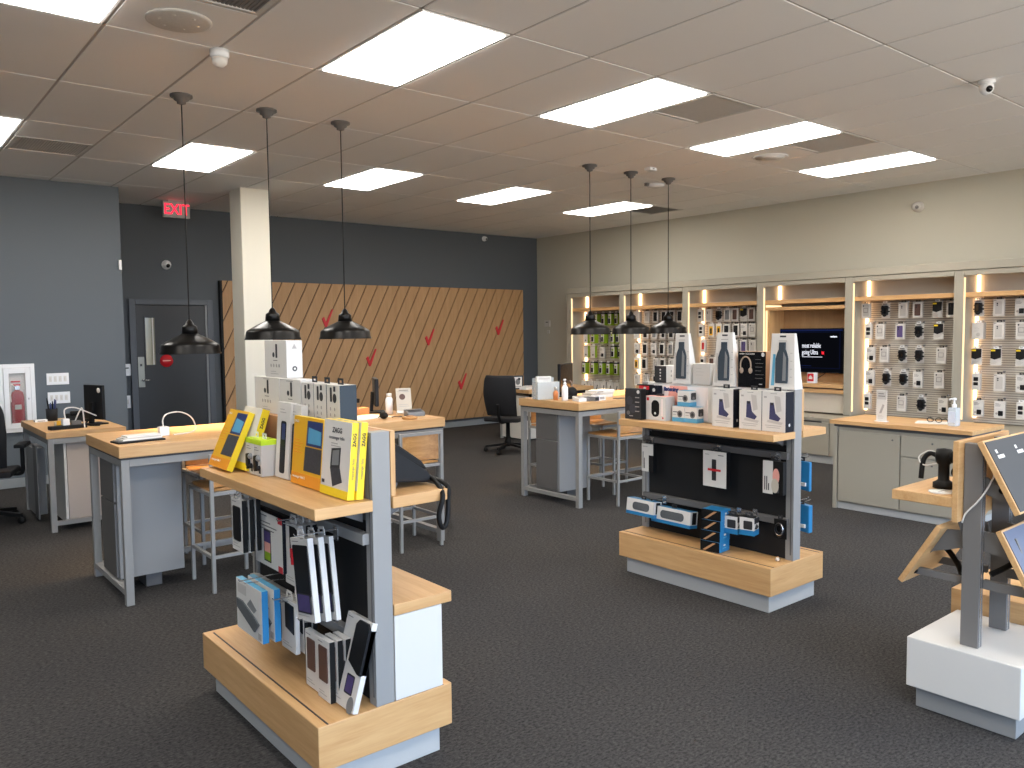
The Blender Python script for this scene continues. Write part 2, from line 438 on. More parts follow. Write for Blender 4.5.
MB().ball((0, 0, -.05), .046, WHITEG).build('dome', t); MB().ball((-.024, -.026, -.064), .022, BLACKG).build('lens', t)
t, q = camera_ball('dome_camera', 'small white camera on the dark back wall above the door', (3.268, YB-.001, 2.51), (0, -1, 0), .055)
MB().ball((0, -.05, 0), .05, WHITEG).build('dome', t); MB().ball((.0, -.075, -.012), .03, BLACKG).build('lens', t)
t, q = camera_ball('dome_camera', 'small white camera on the beige wall above the shelving', (XR-.001, 4.33, 2.99), (-1, 0, 0), .055, PALE)
MB().ball((-.06, 0, 0), .048, PALE).build('dome', t); MB().ball((-.09, -.015, -.01), .022, INK).build('lens', t)
t, q = camera_ball('dome_camera', 'tiny white camera under the ceiling near the back corner', (8.5, YB-.001, 3.18), (0, -1, 0), .04)
MB().ball((0, -.04, 0), .036, WHITEG).build('dome', t); MB().ball((0, -.062, -.008), .018, BLACKG).build('lens', t)
t = T('motion_sensor', 'white round motion sensor on the ceiling beside the loudspeaker grille', 'sensor', (1.772, 4.83, CEIL))
MB().lathe([(.055, 0), (.055, -.035), (.045, -.045)], (0, 0, 0), WHITEG, 20).build('mount', t); MB().lathe([(.045, -.045), (.042, -.075), (.02, -.095), (.0001, -.098)], (0, 0, 0), WHITE, 20).build('dome', t)
t = T('smoke_detector', 'small white ceiling detector left of the paired sensors', 'detector', (6.47, 5.6, CEIL)); MB().box(-.05, .05, -.04, .04, -.03, 0, WHITEG).build('detector_body', t, bevel=.004)
MB().box(-.012, .012, -.044, -.04, -.02, -.01, INK).build('indicator', t)
t = T('smoke_detector', 'flat pale ceiling detector just behind the right pendant canopy', 'detector', (7.25, 6.2, CEIL)); MB().lathe([(.1, 0), (.1, -.02), (.05, -.035), (.0001, -.036)], (0, 0, 0), WHITEG, 24).build('detector_body', t)
MB().box(-.17, -.13, -.02, .02, -.03, 0, INK).build('indicator', t)
# exit sign hung from the ceiling
t = T('exit_sign', 'red lettered EXIT sign hanging from the ceiling before the door', 'exit sign', (3.245, 10.5, CEIL))
MB().box(-.16, .16, -.025, .025, -.21, -.015, mat('sign_face', '#b9b4b0', .5)).build('sign_body', t, bevel=.004)
MB().box(-.1, .1, -.03, .03, -.015, 0, PALE).build('ceiling_mount', t)
MB().text('EXIT', .185, (0, -.027, -.115), EXITR, bold=.001, sx=.82).build('lettering', t, label='glowing red EXIT letters')
# extinguisher cabinet
t = T('extinguisher_cabinet', 'white fire extinguisher cabinet with a glass front on slate wall', 'cabinet', (1.362, YL, .95))
mb = MB()
for (xa, xb, za, zb) in ((-.165, -.125, -.36, .36), (.125, .165, -.36, .36), (-.125, .125, .32, .36), (-.125, .125, -.36, -.32)): mb.box(xa, xb, -.04, -.001, za, zb, WHITEG)
mb.box(-.125, .125, -.008, -.001, -.32, .32, WHITE)
mb.build('case', t, bevel=.003)
mb = MB()
for (xa, xb, za, zb) in ((-.122, -.075, -.318, .318), (.075, .122, -.318, .318), (-.075, .075, .262, .318), (-.075, .075, -.318, -.262)): mb.box(xa, xb, -.052, -.036, za, zb, WHITEG)
dd = mb.build('cabinet_door', t, bevel=.002)
MB().box(.095, .102, -.058, -.052, -.02, .0, CHROME).build('latch', dd)
MB().box(-.075, .075, -.046, -.043, -.262, .262, clear('cabinet_glass', '#ffffff', .06)).build('glass_front', dd)
t = T('fire_extinguisher', 'red fire extinguisher standing inside the white wall cabinet', 'fire extinguisher', (1.362, YL-.028, .632))
SCL = .062
MB().lathe([(.03, 0), (SCL, .012), (SCL, .33), (SCL*.8, .38), (.02, .405)], (0, .0, 0), REDD, 24).xf(Matrix.Diagonal((1, .28, 1, 1))).build('cylinder', t)
MB().box(-.02, .02, -.012, .008, .405, .45, CHROME).box(-.05, .03, -.008, .006, .45, .465, RED).box(-.055, .03, -.008, .006, .485, .5, RED).build('valve_handle', t)
MB().tube(bez([(-.02, -.008, .43), (-.055, -.01, .46), (-.066, -.01, .38), (-.064, -.012, .28)]), .008, WHITE).build('hose', t)
MB().box(-.03, .03, -.0195, -.0175, .2, .25, INKL).build('label_plate', t)

# ceiling fixtures ---------------------------------------------------------
names = {(-3, 0): 'square white ceiling light nearest the viewer, above the front gondola', (0, 0): 'long white ceiling light second in the near row', (3, 0): 'long white ceiling light third in the near row', (6, 0): 'long white ceiling light of the near row closest to the beige wall',
         (-3, 3): 'white ceiling light of the far row beside the exit sign', (0, 3): 'white ceiling light of the far row behind the third pendant cord', (3, 3): 'white ceiling light third in the far row', (6, 3): 'white ceiling light of the far row closest to the beige wall',
         (-6, 0): 'white ceiling light in the top left corner of the photo', (-6, 3): 'white ceiling light cut off by the photo edge above the slate wall'}
for i, j in lights:
    x = GX+i*TX+TX/2; y = GY+j*TY+TY/2
    lab = names.get((i, j), 'white ceiling light panel toward the storefront windows')
    t = T('ceiling_light', lab, 'ceiling light', (x, y, CEIL), 0, 'recessed ceiling lights' if (i, j) in names else 'ceiling lights toward the windows')
    a, b = TX/2-.013, TY/2-.013
    mb = MB()
    for (xa, xb, ya, yb) in ((-a, -a+.02, -b, b), (a-.02, a, -b, b), (-a+.02, a-.02, -b, -b+.02), (-a+.02, a-.02, b-.02, b)): mb.box(xa, xb, ya, yb, -.002, .04, WHITEG)
    mb.box(-a, a, -b, b, .034, .045, WHITEG)
    mb.build('light_frame', t)
    MB().box(-a+.02, a-.02, -b+.02, b-.02, -.010, .006, PANELL).build('diffuser', t, bevel=.004)
vlabel = ['grey perforated air panel beside the second near light', 'grey perforated air panel beside the third near light', 'dark grey air panel beside the far light by the beige wall',
          'grey air panel over the slate wall on the left', 'dark grey air panel at the top edge beside the round grille']
for (i, j, h), lab in zip(vents, vlabel):
    x = GX+i*TX+TX/2; y = GY+j*TY+(TX/2 if h == 0 else TY-TX/2)
    t = T('air_vent', lab, 'air vent', (x, y, CEIL)); a = TX/2-.013
    mb = MB()
    for (xa, xb, ya, yb) in ((-a, -a+.025, -a, a), (a-.025, a, -a, a), (-a+.025, a-.025, -a, -a+.025), (-a+.025, a-.025, a-.025, a)): mb.box(xa, xb, ya, yb, -.003, .03, GRILLE)
    mb.build('vent_frame', t)
    gm = GRILLED if lab[0] == 'd' else GRILLE
    mb = MB().box(-a+.025, a-.025, -a+.025, a-.025, .008, .03, gm)
    n = 26
    for k in range(n):
        u = -a+.03+(2*a-.06)*k/(n-1); mb.box(u-.006, u+.006, -a+.025, a-.025, .004, .008, gm)
    mb.build('vent_grille', t)
t = T('ceiling_loudspeaker', 'round perforated grey loudspeaker grille set in a ceiling tile', 'loudspeaker', (1.442, 4.5, CEIL))
MB().lathe([(.165, 0), (.165, -.008), (.15, -.012)], (0, 0, 0), GRILLE, 40).build('rim', t)
mb = MB().lathe([(.15, -.011), (.0001, -.0115)], (0, 0, 0), GRILLED, 40)
mb.build('grille', t)
mb = MB()
for k in range(6): mb.lathe([(.009, -.0125), (.0001, -.0135)], (.1*math.cos(k*PI/3), .1*math.sin(k*PI/3), 0), WHITE, 8)
mb.build('screw_caps', t)
t = T('ceiling_loudspeaker', 'faint round pale diffuser on the ceiling between the right lights', 'loudspeaker', (7.0, 4.55, CEIL))
MB().lathe([(.17, 0), (.16, -.012), (.14, -.008)], (0, 0, 0), TILE, 36).build('rim', t); MB().lathe([(.14, -.008), (.0001, -.009)], (0, 0, 0), TILE, 36).build('grille', t)

# wood feature wall with slanted boards and red ticks
t = T('wood_wall_panel', 'large oak wall panel of slanted boards on the dark back wall', 'wall panel', (0, YB, 0))
xa, xb, za, zb = 3.965, 9.30, .14, 2.325
MB().box(xa, xb, -.055, -.001, za, zb, mat('board_gap_dark', '#33251a', .8)).build('backing', t)
MB().box(xa-.03, xa, -.075, -.001, za, zb, BLACK).build('edge_trim', t)
mb = MB(); pitch = .1935; gw = .017; sl = .5       # boards lean: x grows by sl*z
def clip(poly, f, lim, s):
    out = []
    for k in range(len(poly)):
        p, q = poly[k], poly[(k+1) % len(poly)]
        a, b = s*(p[f]-lim), s*(q[f]-lim)
        if a <= 0: out.append(p)
        if a*b < 0:
            u = a/(a-b); out.append((p[0]+(q[0]-p[0])*u, p[1]+(q[1]-p[1])*u))
    return out
off = 4.82-sl*zb
k = -20
while True:
    u = off+k*pitch; k += 1
    if u+sl*za > xb: break
    p = [(u+gw/2+sl*za, za), (u+pitch-gw/2+sl*za, za), (u+pitch-gw/2+sl*zb, zb), (u+gw/2+sl*zb, zb)]
    for f, lim, s in ((0, xa, -1), (0, xb, 1)):
        if len(p) > 2: p = clip(p, f, lim, s)
    if len(p) > 2: mb.prism(p, -.075, -.05, 'y', WALLW)
mb.build('boards', t)
tick = [(-.085, .03), (-.05, .06), (-.02, -.02), (.075, .17), (.1, .17), (-.008, -.095), (-.035, -.095)]
for k, (x, z, w) in enumerate([(5.50, 1.78, 'highest red tick, half behind the third pendant'), (6.22, 1.18, 'red tick low beside the third pendant'), (7.30, 1.48, 'red tick near the middle of the oak wall panel'),
                               (8.75, 1.63, 'red tick nearest the corner of the oak wall panel'), (7.94, .73, 'lowest red tick, left of the office chair')]):
    o = MB().prism([(a, b) for a, b in tick], -.09, -.0745, 'y', RED).build('red_tick', bevel=.002)
    o.location = (x, YB, z); tag(o, w + ' on the oak boards', 'wall emblem', 'red ticks on the wood wall')

# ------------------------------------------------------------------ pendants
def pendant(x, y, zr, label):
    t = T('pendant_lamp', label, 'pendant lamp', (x, y, CEIL), 0, None)
    h = zr-CEIL
    MB().lathe([(.075, 0), (.075, -.014), (.05, -.02), (.05, -.034), (.03, -.045), (.03, -.058), (.008, -.065)], (0, 0, 0), GREYD, 24).build('canopy', t)
    MB().tube([(0, 0, -.06), (0, 0, h+.235)], .0045, BLACK, 6).build('cord', t)
    R = .208
    prof = [(R, 0), (R, .004), (R-.008, .02), (R-.011, .055), (R-.018, .068), (R-.05, .088), (.115, .112), (.07, .133), (.056, .142)]
    inner = [(r-.004, z-.003) for r, z in prof[::-1]]
    MB().lathe(prof + [(prof[-1][0]-.004, prof[-1][1]-.003)] + inner[1:-1] + [(R-.005, 0), (R, 0)], (0, 0, h), SHADE, 40, True, False).build('lamp_shade', t)
    MB().lathe([(.056, .138), (.05, .19), (.046, .196), (.03, .205), (.022, .225), (.008, .243)], (0, 0, h), SHADE, 24).build('socket_cap', t)
    b = MB().ball((0, 0, h+.095), .032, GLOW).build('bulb', t)
    return t
PL = [(1.88, 5.88, 1.464, 'black metal pendant lamp hanging lowest, in front of the door'), (2.494, 5.88, 1.555, 'black pendant lamp in front of the white column'), (3.10, 5.88, 1.553, 'black pendant lamp against the oak boards'),
      (5.87, 5.88, 1.558, 'black pendant lamp before the lime package bay'), (6.48, 5.88, 1.557, 'middle black pendant lamp of the three before the wall shelving'), (7.09, 5.88, 1.557, 'black pendant lamp nearest the tall bottle boxes')]
for x, y, z, l in PL: pendant(x, y, z, l)
# ------------------------------------------------------------------ wall shelving
XS = 9.22
DIV = [9.73, 8.56, 7.34, 6.12, 4.91, 3.68, 2.46]
bay_names = ['lime green package bay farthest along the shelving', 'second bay of dark and white phone packages', 'third bay of phone packages, left of the screen', 'wood lined bay holding the black screen',
             'bay of phone packages behind the sanitizer counter', 'bay of pale packages at the right edge of the photo']
BAYS = []
slat_mesh = None; led_mesh = None
for k in range(6):
    yl = DIV[k]-.05; yr = DIV[k+1]+.05; yc = (yl+yr)/2; hw = (yl-yr)/2
    t = T('shelving_bay', bay_names[k], 'wall shelving', (XS, yc, 0)); BAYS.append((t, yc, hw))
    MB().box(0, .478, hw+.002, hw+.098, .545, 2.198, GREIGE).build('side_panel', t, bevel=.003)
    if k == 5: MB().box(0, .478, -hw-.098, -hw-.002, .545, 2.198, GREIGE).build('side_panel', t, bevel=.003)
    MB().box(0, .03, -hw, hw, 2.14, 2.196, GREIGE).build('lower_trim', t, bevel=.003)
    MB().box(.03, .478, -hw, hw, 2.18, 2.198, GREIGE).build('top_panel', t)
    MB().box(.37, .39, -hw, hw, 1.962, 2.18, CREAM).build('upper_back_panel', t)
    MB().box(.02, .37, -hw, hw, 1.912, 1.962, WY).build('wood_shelf', t, bevel=.003)
    MB().box(.34, .368, hw-.03, hw-.004, 1.964, 2.178, LEDW).build('light_strip', t, label='glowing warm light strip')
    MB().box(.004, .02, hw-.012, hw-.001, .6, 2.12, LEDF).build('edge_light', t, label='thin glowing warm edge light')
    if k != 3:
        mb = MB().box(.352, .39, -hw, hw, .545, 1.91, SLATG)
        n = int((1.905-.55)/.0254)
        for q in range(n): z = .552+q*.0254; mb.box(.338, .352, -hw, hw, z, z+.0165, SLAT)
        mb.build('slatwall', t)
        MB().box(.31, .337, hw-.03, hw-.004, .6, 1.9, LEDW).build('light_strip', t, label='glowing warm light strip')
    else:
        MB().box(.36, .39, -hw, hw, .915, 1.83, WALLW).build('niche_back', t)
        MB().box(.03, .36, hw-.075, hw-.045, .915, 1.83, WZ).build('niche_side', t)
        MB().box(.03, .36, hw-.04, hw-.02, .6, 1.9, LEDF).build('light_strip', t, label='glowing warm light strip')
        MB().box(.02, .39, -hw, hw, 1.83, 1.872, WY).build('niche_top', t, bevel=.002)
        MB().box(-.02, .39, -hw, hw, .868, .914, WY).build('niche_shelf', t, bevel=.003)
        MB().box(.0, .39, -hw, hw, .80, .85, WY).build('niche_rail', t, bevel=.003)
        MB().box(.04, .06, -hw, hw, .56, .80, CREAM).build('lower_panel', t)
    c = T('base_cabinet', ['low grey base cabinet under the lime package bay', 'low grey base cabinet under the second bay', 'low grey base cabinet under the third bay', 'low grey base cabinet under the screen', 'low grey base cabinet behind the sanitizer counter', 'low grey base cabinet at the right edge of the photo'][k],
          'base cabinet', (8.84, (DIV[k]+DIV[k+1])/2, 0)); h2 = (DIV[k]-DIV[k+1])/2-.001
    MB().box(0, .858, -h2, h2, .095, .51, GREIGE).build('cabinet_body', c)
    MB().box(.025, .858, -h2, h2, 0.001, .095, PLINTH).build('kick_board', c)
    MB().box(-.012, .858, -h2, h2, .51, .54, GREIGE).build('cabinet_top', c, bevel=.003)
    for s in (-1, 1):
        dr = MB().box(-.016, -.001, min(s*.006, s*(h2-.006)), max(s*.006, s*(h2-.006)), .1, .485, GREIGE).build('cabinet_door', c, bevel=.002)
        MB().box(-.018, -.002, min(s*.1, s*.5), max(s*.1, s*.5), .487, .497, INKD).build('finger_groove', dr)
t = T('shelving_fascia', 'long grey greige fascia running along the top of the shelving', 'fascia', (XS-.012, 0, 0))
MB().box(0, .49, DIV[-1]-.05, DIV[0]+.05, 2.2, 2.287, GREIGE).build('fascia_board', t, bevel=.003)
MB().box(.012, .2, DIV[0]+.051, DIV[0]+.056, .54, 2.2, GREIGE).build('end_trim', t)
# shared outer end panel seen beside the beige wall
# screen in the wood niche
t = T('wall_screen', 'black wall screen with white lettering in the wood lined bay', 'screen', (9.50, 5.615, 1.03))
MB().box(0, .05, -.5, .5, 0, .565, BLACKG).build('screen_body', t, bevel=.004)
MB().box(-.002, 0, -.487, .487, .014, .551, TVBG).build('display', t)
mb = MB()
for (ya, yb, za, zb) in ((-.455, .455, .515, .518), (-.455, .455, .06, .063), (-.455, -.452, .06, .518), (.452, .455, .06, .518)): mb.box(-.003, -.002, ya, yb, za, zb, TVB)
mb.box(-.003, -.002, -.487, .487, .53, .551, TVB)
mb.text('most reliable', .085, (-.0035, .06, .345), TVW, '-x', .0004, 'LEFT', .0004, .58); mb.text('going Ultra', .085, (-.0035, .06, .26), TVW, '-x', .0004, 'LEFT', .0004, .58)
mb.box(-.0035, -.002, -.22, .06, .20, .205, TVW)
mb.box(-.0035, -.002, -.07, .1, .085, .092, TVB)
mb.prism([(-.215, .238), (-.245, .238), (-.238, .255), (-.245, .275), (-.228, .265), (-.212, .278)], -.0035, -.002, 'x', TVR)
mb.text('verizon', .03, (-.0035, -.37, .46), TVW, '-x', .0004, 'CENTER', .0015)
mb.build('screen_image', t)
MB().box(.05, .078, -.12, .12, .2, .36, BLACK).build('wall_bracket', t)
t = T('cable', 'dark cable slanting down the wood back below the screen', 'cable', (9.54, 5.35, .914)); MB().tube(bez([(0, .2, .006), (.0, .17, .02), (.012, .05, .1), (.012, -.02, .15)]), .005, INKD, 6).build('cord', t)

# ------------------------------------------------------------------ hanging packages
def art(t, items, y=-.0008, name='printed_artwork'):
    mb = MB(); y0 = y
    for qi, it in enumerate(items):
        k = it[0]; y = y0-qi*.00009
        if k == 'r': mb.box(it[1], it[2], y, .0, it[3], it[4], it[5])
        elif k == 'e': mb.prism(ell(it[1], it[2], it[3], it[4]), y, 0, 'y', it[5])
        elif k == 'p': mb.prism(it[1], y, 0, 'y', it[2])
        elif k == 't': mb.text(it[1], it[2], (it[3], y, it[4]), it[5], '-y', .0004, it[6] if len(it) > 6 else 'CENTER', it[7] if len(it) > 7 else 0)
    return mb.build(name, t)
def hang_tab(t, w, h, d, m=INKD):
    mb = MB(); z = h
    for (xa, xb, za, zb) in ((-w/2, w/2, z, z+.007), (-w/2, w/2, z+.016, z+.024), (-w/2, -w*.22, z+.007, z+.016), (w*.22, w/2, z+.007, z+.016)): mb.box(xa, xb, d*.45, d*.45+.0015, za, zb, m)
    return mb.build('hang_tab', t)
def lines(x0, x1, z0, n, dz, m=INKL, hh=.0022):
    return [('r', x0, x0+(x1-x0)*(.6+.4*((i*37) % 10)/10), z0-i*dz, z0-i*dz+hh, m) for i in range(n)]
KW, KH = .106, .178
def pk(kind, t):
    w, h = KW, KH; a = -w/2
    if kind in ('violet', 'brown', 'black', 'clear', 'mint'):
        col = {'violet': PURP, 'brown': BROWN, 'black': PLASTB, 'clear': PALE, 'mint': STEELG}[kind]
        MB().box(a, -a, 0, .028, 0, h, WHITE, {'+x': PALE}).build('box_body', t, bevel=.0015)
        MB().prism(rrect(a+.02, -a-.02, .022, h-.024, .008), -.004, 0, 'y', col).build('phone_case', t, bevel=.001)
        art(t, [('e', -.012, h-.046, .008, .008, INKD), ('e', -.012, h-.064, .007, .007, INKD)] + [('r', a+.006, a+.03, h-.014, h-.009, INK)], -.0052 if kind != 'clear' else -.0055)
    elif kind == 'mount':
        MB().box(a+.004, -a-.004, .03, .034, 0, h, WHITE).build('backing_card', t)
        mb = MB().prism(rrect(-.034, .034, .035, h-.03, .014), -.012, .03, 'y', PLASTB).box(-.048, .056, -.002, .02, .07, .086, PLASTB).box(-.044, .052, 0, .02, .112, .126, PLASTB).prism(rrect(-.024, .024, .055, h-.05, .01), -.02, -.012, 'y', BLACKG)
        mb.ball((.0, .0, .04), .024, PLASTB, 8).build('car_mount', t, bevel=.002)
        art(t, [('r', -.02, .02, h-.02, h-.01, INK)], .0295)
    elif kind == 'pouch':
        MB().box(a, -a, .012, .022, 0, h, WHITE).build('pouch_card', t, bevel=.002)
        MB().prism([(a+.004, .075), (-.01, .06), (-a-.004, .082), (-a-.004, h-.004), (a+.004, h-.004)], .002, .012, 'y', PLASTB).build('dark_insert', t, bevel=.001)
        art(t, [('r', a+.006, -.004, h-.03, h-.012, YEL)] + lines(a+.012, .03, .045, 4, .01, INKL), .0008)
    elif kind == 'charger':
        MB().box(a, -a, 0, .03, 0, h, WHITE, {'+x': PALE}).build('box_body', t, bevel=.0015)
        MB().prism(rrect(-.012, .034, .022, .075, .006), -.006, 0, 'y', PLASTB).build('charger_block', t, bevel=.001)
        art(t, lines(a+.012, .02, h-.03, 3, .012, INK, .004) + [('r', a+.018, -a-.02, h-.085, h-.084, INKL), ('e', a+.025, .045, .012, .012, INKL)])
    elif kind == 'twin':
        w2 = w*.78
        MB().box(-w2/2, w2/2, 0, .045, 0, h, WHITE, {'+x': PALE}).build('box_body', t, bevel=.0015)
        MB().prism(rrect(-.026, .02, .05, .085, .006), -.003, 0, 'y', PLASTB).prism(rrect(-.026, .02, .098, .14, .006), -.003, 0, 'y', PLASTB).build('product_window', t)
        art(t, lines(-.03, .02, h-.016, 1, .01, INK) + lines(-.03, .025, .032, 2, .01))
    elif kind == 'outline':
        MB().box(a, -a, 0, .03, 0, h, WHITE, {'+x': PALE}).build('box_body', t, bevel=.0015)
        MB().prism(rrect(a+.016, -a-.016, .03, h-.016, .01), -.002, 0, 'y', PALE).build('clear_case', t)
        art(t, [('r', -.028, .026, .07, .076, INK), ('r', -.028, .026, .118, .122, INK), ('r', -.028, -.024, .07, .122, INK), ('r', .022, .026, .07, .122, INK), ('e', a+.024, h-.028, .009, .009, INKD)], -.0026)
    elif kind == 'plain':
        MB().box(a-.012, -a, 0, .07, 0, h, WHITE, {'+x': PALE}).build('box_body', t, bevel=.0015)
        art(t, lines(a+.012, .02, h-.05, 4, .016, INKL) + [('e', .0, .05, .02, .02, PALE)])
    elif kind == 'lime':
        MB().box(a*.75, -a*.75, 0, .1, 0, h+.02, LIME, {'-y': WHITE, '-x': NIGHT}).build('box_body', t, bevel=.0015)
        MB().box(a*.75-.001, -a*.75+.001, -.001, .101, h+.004, h+.021, NIGHT).build('black_header', t)
        art(t, [('p', rrect(-.022, .02, .03, .11, .008), PLASTB), ('e', .0, .135, .018, .018, LIME), ('r', a*.75, -a*.75, .0, .02, LIME), ('r', a*.75, a*.75+.014, .02, h, NIGHT)])
    elif kind == 'limewhite':
        MB().box(a*.9, -a*.9, 0, .05, 0, h+.02, WHITE, {'+x': LIME}).build('box_body', t, bevel=.0015)
        art(t, [('e', .0, .05, .016, .016, INKD), ('r', -.004, .004, .05, .11, PALE), ('r', a*.9, -a*.9, h, h+.018, PALE)])
    elif kind == 'stylus':
        MB().box(a*1.1, -a*1.1, 0, .09, 0, h-.01, WHITE, {'+x': PALE, '+z': CREAM}).build('box_body', t, bevel=.0015)
        art(t, [('p', [(-.014, .03), (.004, .03), (.024, .11), (.01, .115)], INKD)] + lines(-.04, .0, h-.03, 1, .01, INKL))
    elif kind == 'amberbox':
        MB().box(a*.9, -a*.9, 0, .03, 0, h, WHITE, {'+x': PALE}).build('box_body', t, bevel=.0015)
        MB().prism(rrect(-.03, .03, .02, h-.03, .006), -.003, 0, 'y', AMB).build('amber_panel', t)
        art(t, [('p', rrect(-.016, .016, .04, .12, .005), PLASTB)], -.0038)
    elif kind == 'redbox':
        MB().box(a*.8, -a*.8, 0, .03, 0, h, WHITE, {'+x': PALE}).build('box_body', t, bevel=.0015)
        MB().prism(rrect(-.018, .018, .04, h-.04, .006), -.005, 0, 'y', RED).build('red_case', t)
        art(t, lines(-.03, .02, h-.016, 1, .01, INK) + lines(-.03, .025, .026, 2, .01))
    hang_tab(t, .05, h+(.02 if kind in ('lime', 'limewhite') else 0), .03, INKD if kind in ('black', 'brown', 'violet', 'outline', 'clear', 'charger') else WHITEG)
PROTO = {}
what = {'violet': 'white box with violet case', 'brown': 'white box with brown case', 'black': 'white box with black case', 'clear': 'white box with clear case', 'mint': 'white box with grey case',
        'mount': 'white card with bulky black mount', 'pouch': 'white pouch, black yellow flashed top', 'charger': 'white box picturing a small charger', 'twin': 'narrow box with two black windows',
        'outline': 'pale box with a phone outline', 'plain': 'plain deep white box', 'lime': 'lime sided black topped package', 'limewhite': 'white fronted lime sided package', 'stylus': 'white box with black stroke', 'amberbox': 'white box with amber panel', 'redbox': 'white box with red case'}
catg = 'package'
ordn = ['first', 'second', 'third', 'fourth', 'fifth', 'sixth', 'seventh', 'eighth']
rown = ['top row', 'second row', 'middle row', 'fourth row', 'lowest row']
bayshort = ['in the lime bay', 'in the second bay', 'left of the screen', '', 'behind the sanitizer', 'at the right edge']
hook_mesh = {}
def hang(k, row, pos, kind, y, zc, XF=9.42, yaw=0, h=None):
    z = zc-KH/2
    lab = '%s, %s from left, %s %s' % (what[kind], ordn[pos], rown[row], bayshort[k])
    loc = (XF, y, z); g = 'packages on the shelving wall'
    if kind in PROTO: r = dup(PROTO[kind], loc, FX+yaw, lab, g)
    else:
        r = T(kind_name[kind], lab, catg, loc, FX+yaw, g); pk(kind, r); PROTO[kind] = r
    bt, yc, hw = BAYS[k]
    key = 'h'
    if kind == 'stylus': return r
    L = XS+.338-XF
    if key not in hook_mesh:
        o = MB().tube([(0, 0, 0), (-L-.012, 0, 0), (-L-.02, 0, .008)], .003, CHROME, 6).box(-.006, 0, -.012, .012, -.006, .018, CHROME).build('hook', bt)
        hook_mesh[key] = o
    else:
        o = hook_mesh[key].copy(); COL.objects.link(o); o.parent = bt
    o.location = (.338, y-yc, z+KH+.012+(.02 if kind in ('lime', 'limewhite') else 0))
    return r
kind_name = {'violet': 'phone_case_box', 'brown': 'phone_case_box', 'black': 'phone_case_box', 'clear': 'phone_case_box', 'mint': 'phone_case_box', 'mount': 'car_mount_package', 'pouch': 'screen_protector_pouch', 'charger': 'charger_box', 'twin': 'earbud_box',
             'outline': 'clear_case_box', 'plain': 'accessory_box', 'lime': 'green_accessory_package', 'limewhite': 'green_accessory_package', 'stylus': 'cable_box', 'amberbox': 'phone_case_box', 'redbox': 'phone_case_box'}
R = [1.795, 1.55, 1.277, 1.0, .715]
PKS = {4: [[('outline', 4.80), ('mount', 4.575), ('clear', 4.36), ('brown', 4.196), ('pouch', 3.984), ('black', 3.83)],
           [('twin', 4.764), ('outline', 4.626), ('violet', 4.391), ('mount', 4.183), ('pouch', 3.966)],
           [('charger', 4.734), ('outline', 4.572), ('mount', 4.366), ('mount', 4.174), ('outline', 3.928)],
           [('charger', 4.739), ('mount', 4.545), ('mount', 4.346), ('charger', 4.178), ('outline', 3.944)],
           [('twin', 4.766), ('redbox', 4.60), ('outline', 4.358), ('mount', 4.139), ('charger', 3.896)]],
       5: [[('mount', 3.559), ('clear', 3.357), ('charger', 3.151), ('clear', 2.95), ('charger', 2.75)],
           [('plain', 3.552), ('clear', 3.351), ('outline', 3.135), ('black', 2.93), ('outline', 2.73)],
           [('pouch', 3.566), ('pouch', 3.375), ('pouch', 3.134), ('pouch', 2.93)],
           [('twin', 3.559), ('clear', 3.332), ('charger', 3.121), ('outline', 2.92)],
           [('charger', 3.533), ('charger', 3.321), ('twin', 3.121), ('mount', 2.92)]],
       2: [[('twin', 7.235), ('clear', 7.088), ('mount', 6.923), ('mint', 6.774), ('brown', 6.649), ('pouch', 6.512), ('brown', 6.385)],
           [('twin', 7.216), ('amberbox', 7.04), ('amberbox', 6.912), ('black', 6.785), ('black', 6.632), ('charger', 6.499), ('outline', 6.37)],
           [('redbox', 7.176), ('black', 6.90), ('brown', 6.77), ('brown', 6.646), ('violet', 6.505), ('clear', 6.365)],
           [('twin', 7.19), ('brown', 7.03), ('black', 6.88), ('mint', 6.73), ('brown', 6.58), ('charger', 6.42)],
           [('outline', 7.18), ('clear', 7.0), ('black', 6.8), ('mint', 6.6), ('clear', 6.4)]],
       1: [[('plain', 8.43), ('clear', 8.23), ('black', 8.061), ('black', 7.90), ('black', 7.745), ('black', 7.6)],
           [('clear', 8.439), ('black', 8.261), ('mint', 8.084), ('charger', 7.92), ('black', 7.76), ('clear', 7.6)],
           [('charger', 8.43), ('black', 8.27), ('charger', 8.096), ('black', 7.934), ('mint', 7.77), ('black', 7.61)],
           [('amberbox', 8.44), ('black', 8.282), ('outline', 8.05), ('black', 7.924), ('clear', 7.75), ('black', 7.6)],
           [('clear', 8.43), ('outline', 8.25), ('black', 8.06), ('mint', 7.9), ('clear', 7.7)]],
       0: [[('lime', 9.5), ('lime', 9.325), ('lime', 9.157), ('lime', 9.01), ('lime', 8.87), ('lime', 8.73)],
           [('limewhite', 9.55), ('lime', 9.39), ('lime', 9.17), ('lime', 8.96), ('lime', 8.84)],
           [('limewhite', 9.544), ('limewhite', 9.38), ('charger', 9.176), ('lime', 8.944), ('lime', 8.8)],
           [('lime', 9.60), ('lime', 9.40), ('lime', 9.21), ('lime', 9.05), ('lime', 8.88)],
           [('stylus', 9.597), ('stylus', 9.444), ('stylus', 9.297), ('stylus', 9.15), ('stylus', 9.0), ('stylus', 8.86)]]}
RB = {1: [1.795, 1.553, 1.31, 1.08, .83], 2: [1.795, 1.58, 1.36, 1.12, .83], 0: [1.765, 1.475, 1.24, .97, .69]}
for k, rows in PKS.items():
    for r, row in enumerate(rows):
        for p, (kind, y) in enumerate(row):
            zc = RB.get(k, R)[r]+(0 if kind != 'pouch' else -.004)
            hang(k, r, p, kind, y, zc, 9.42, 0)
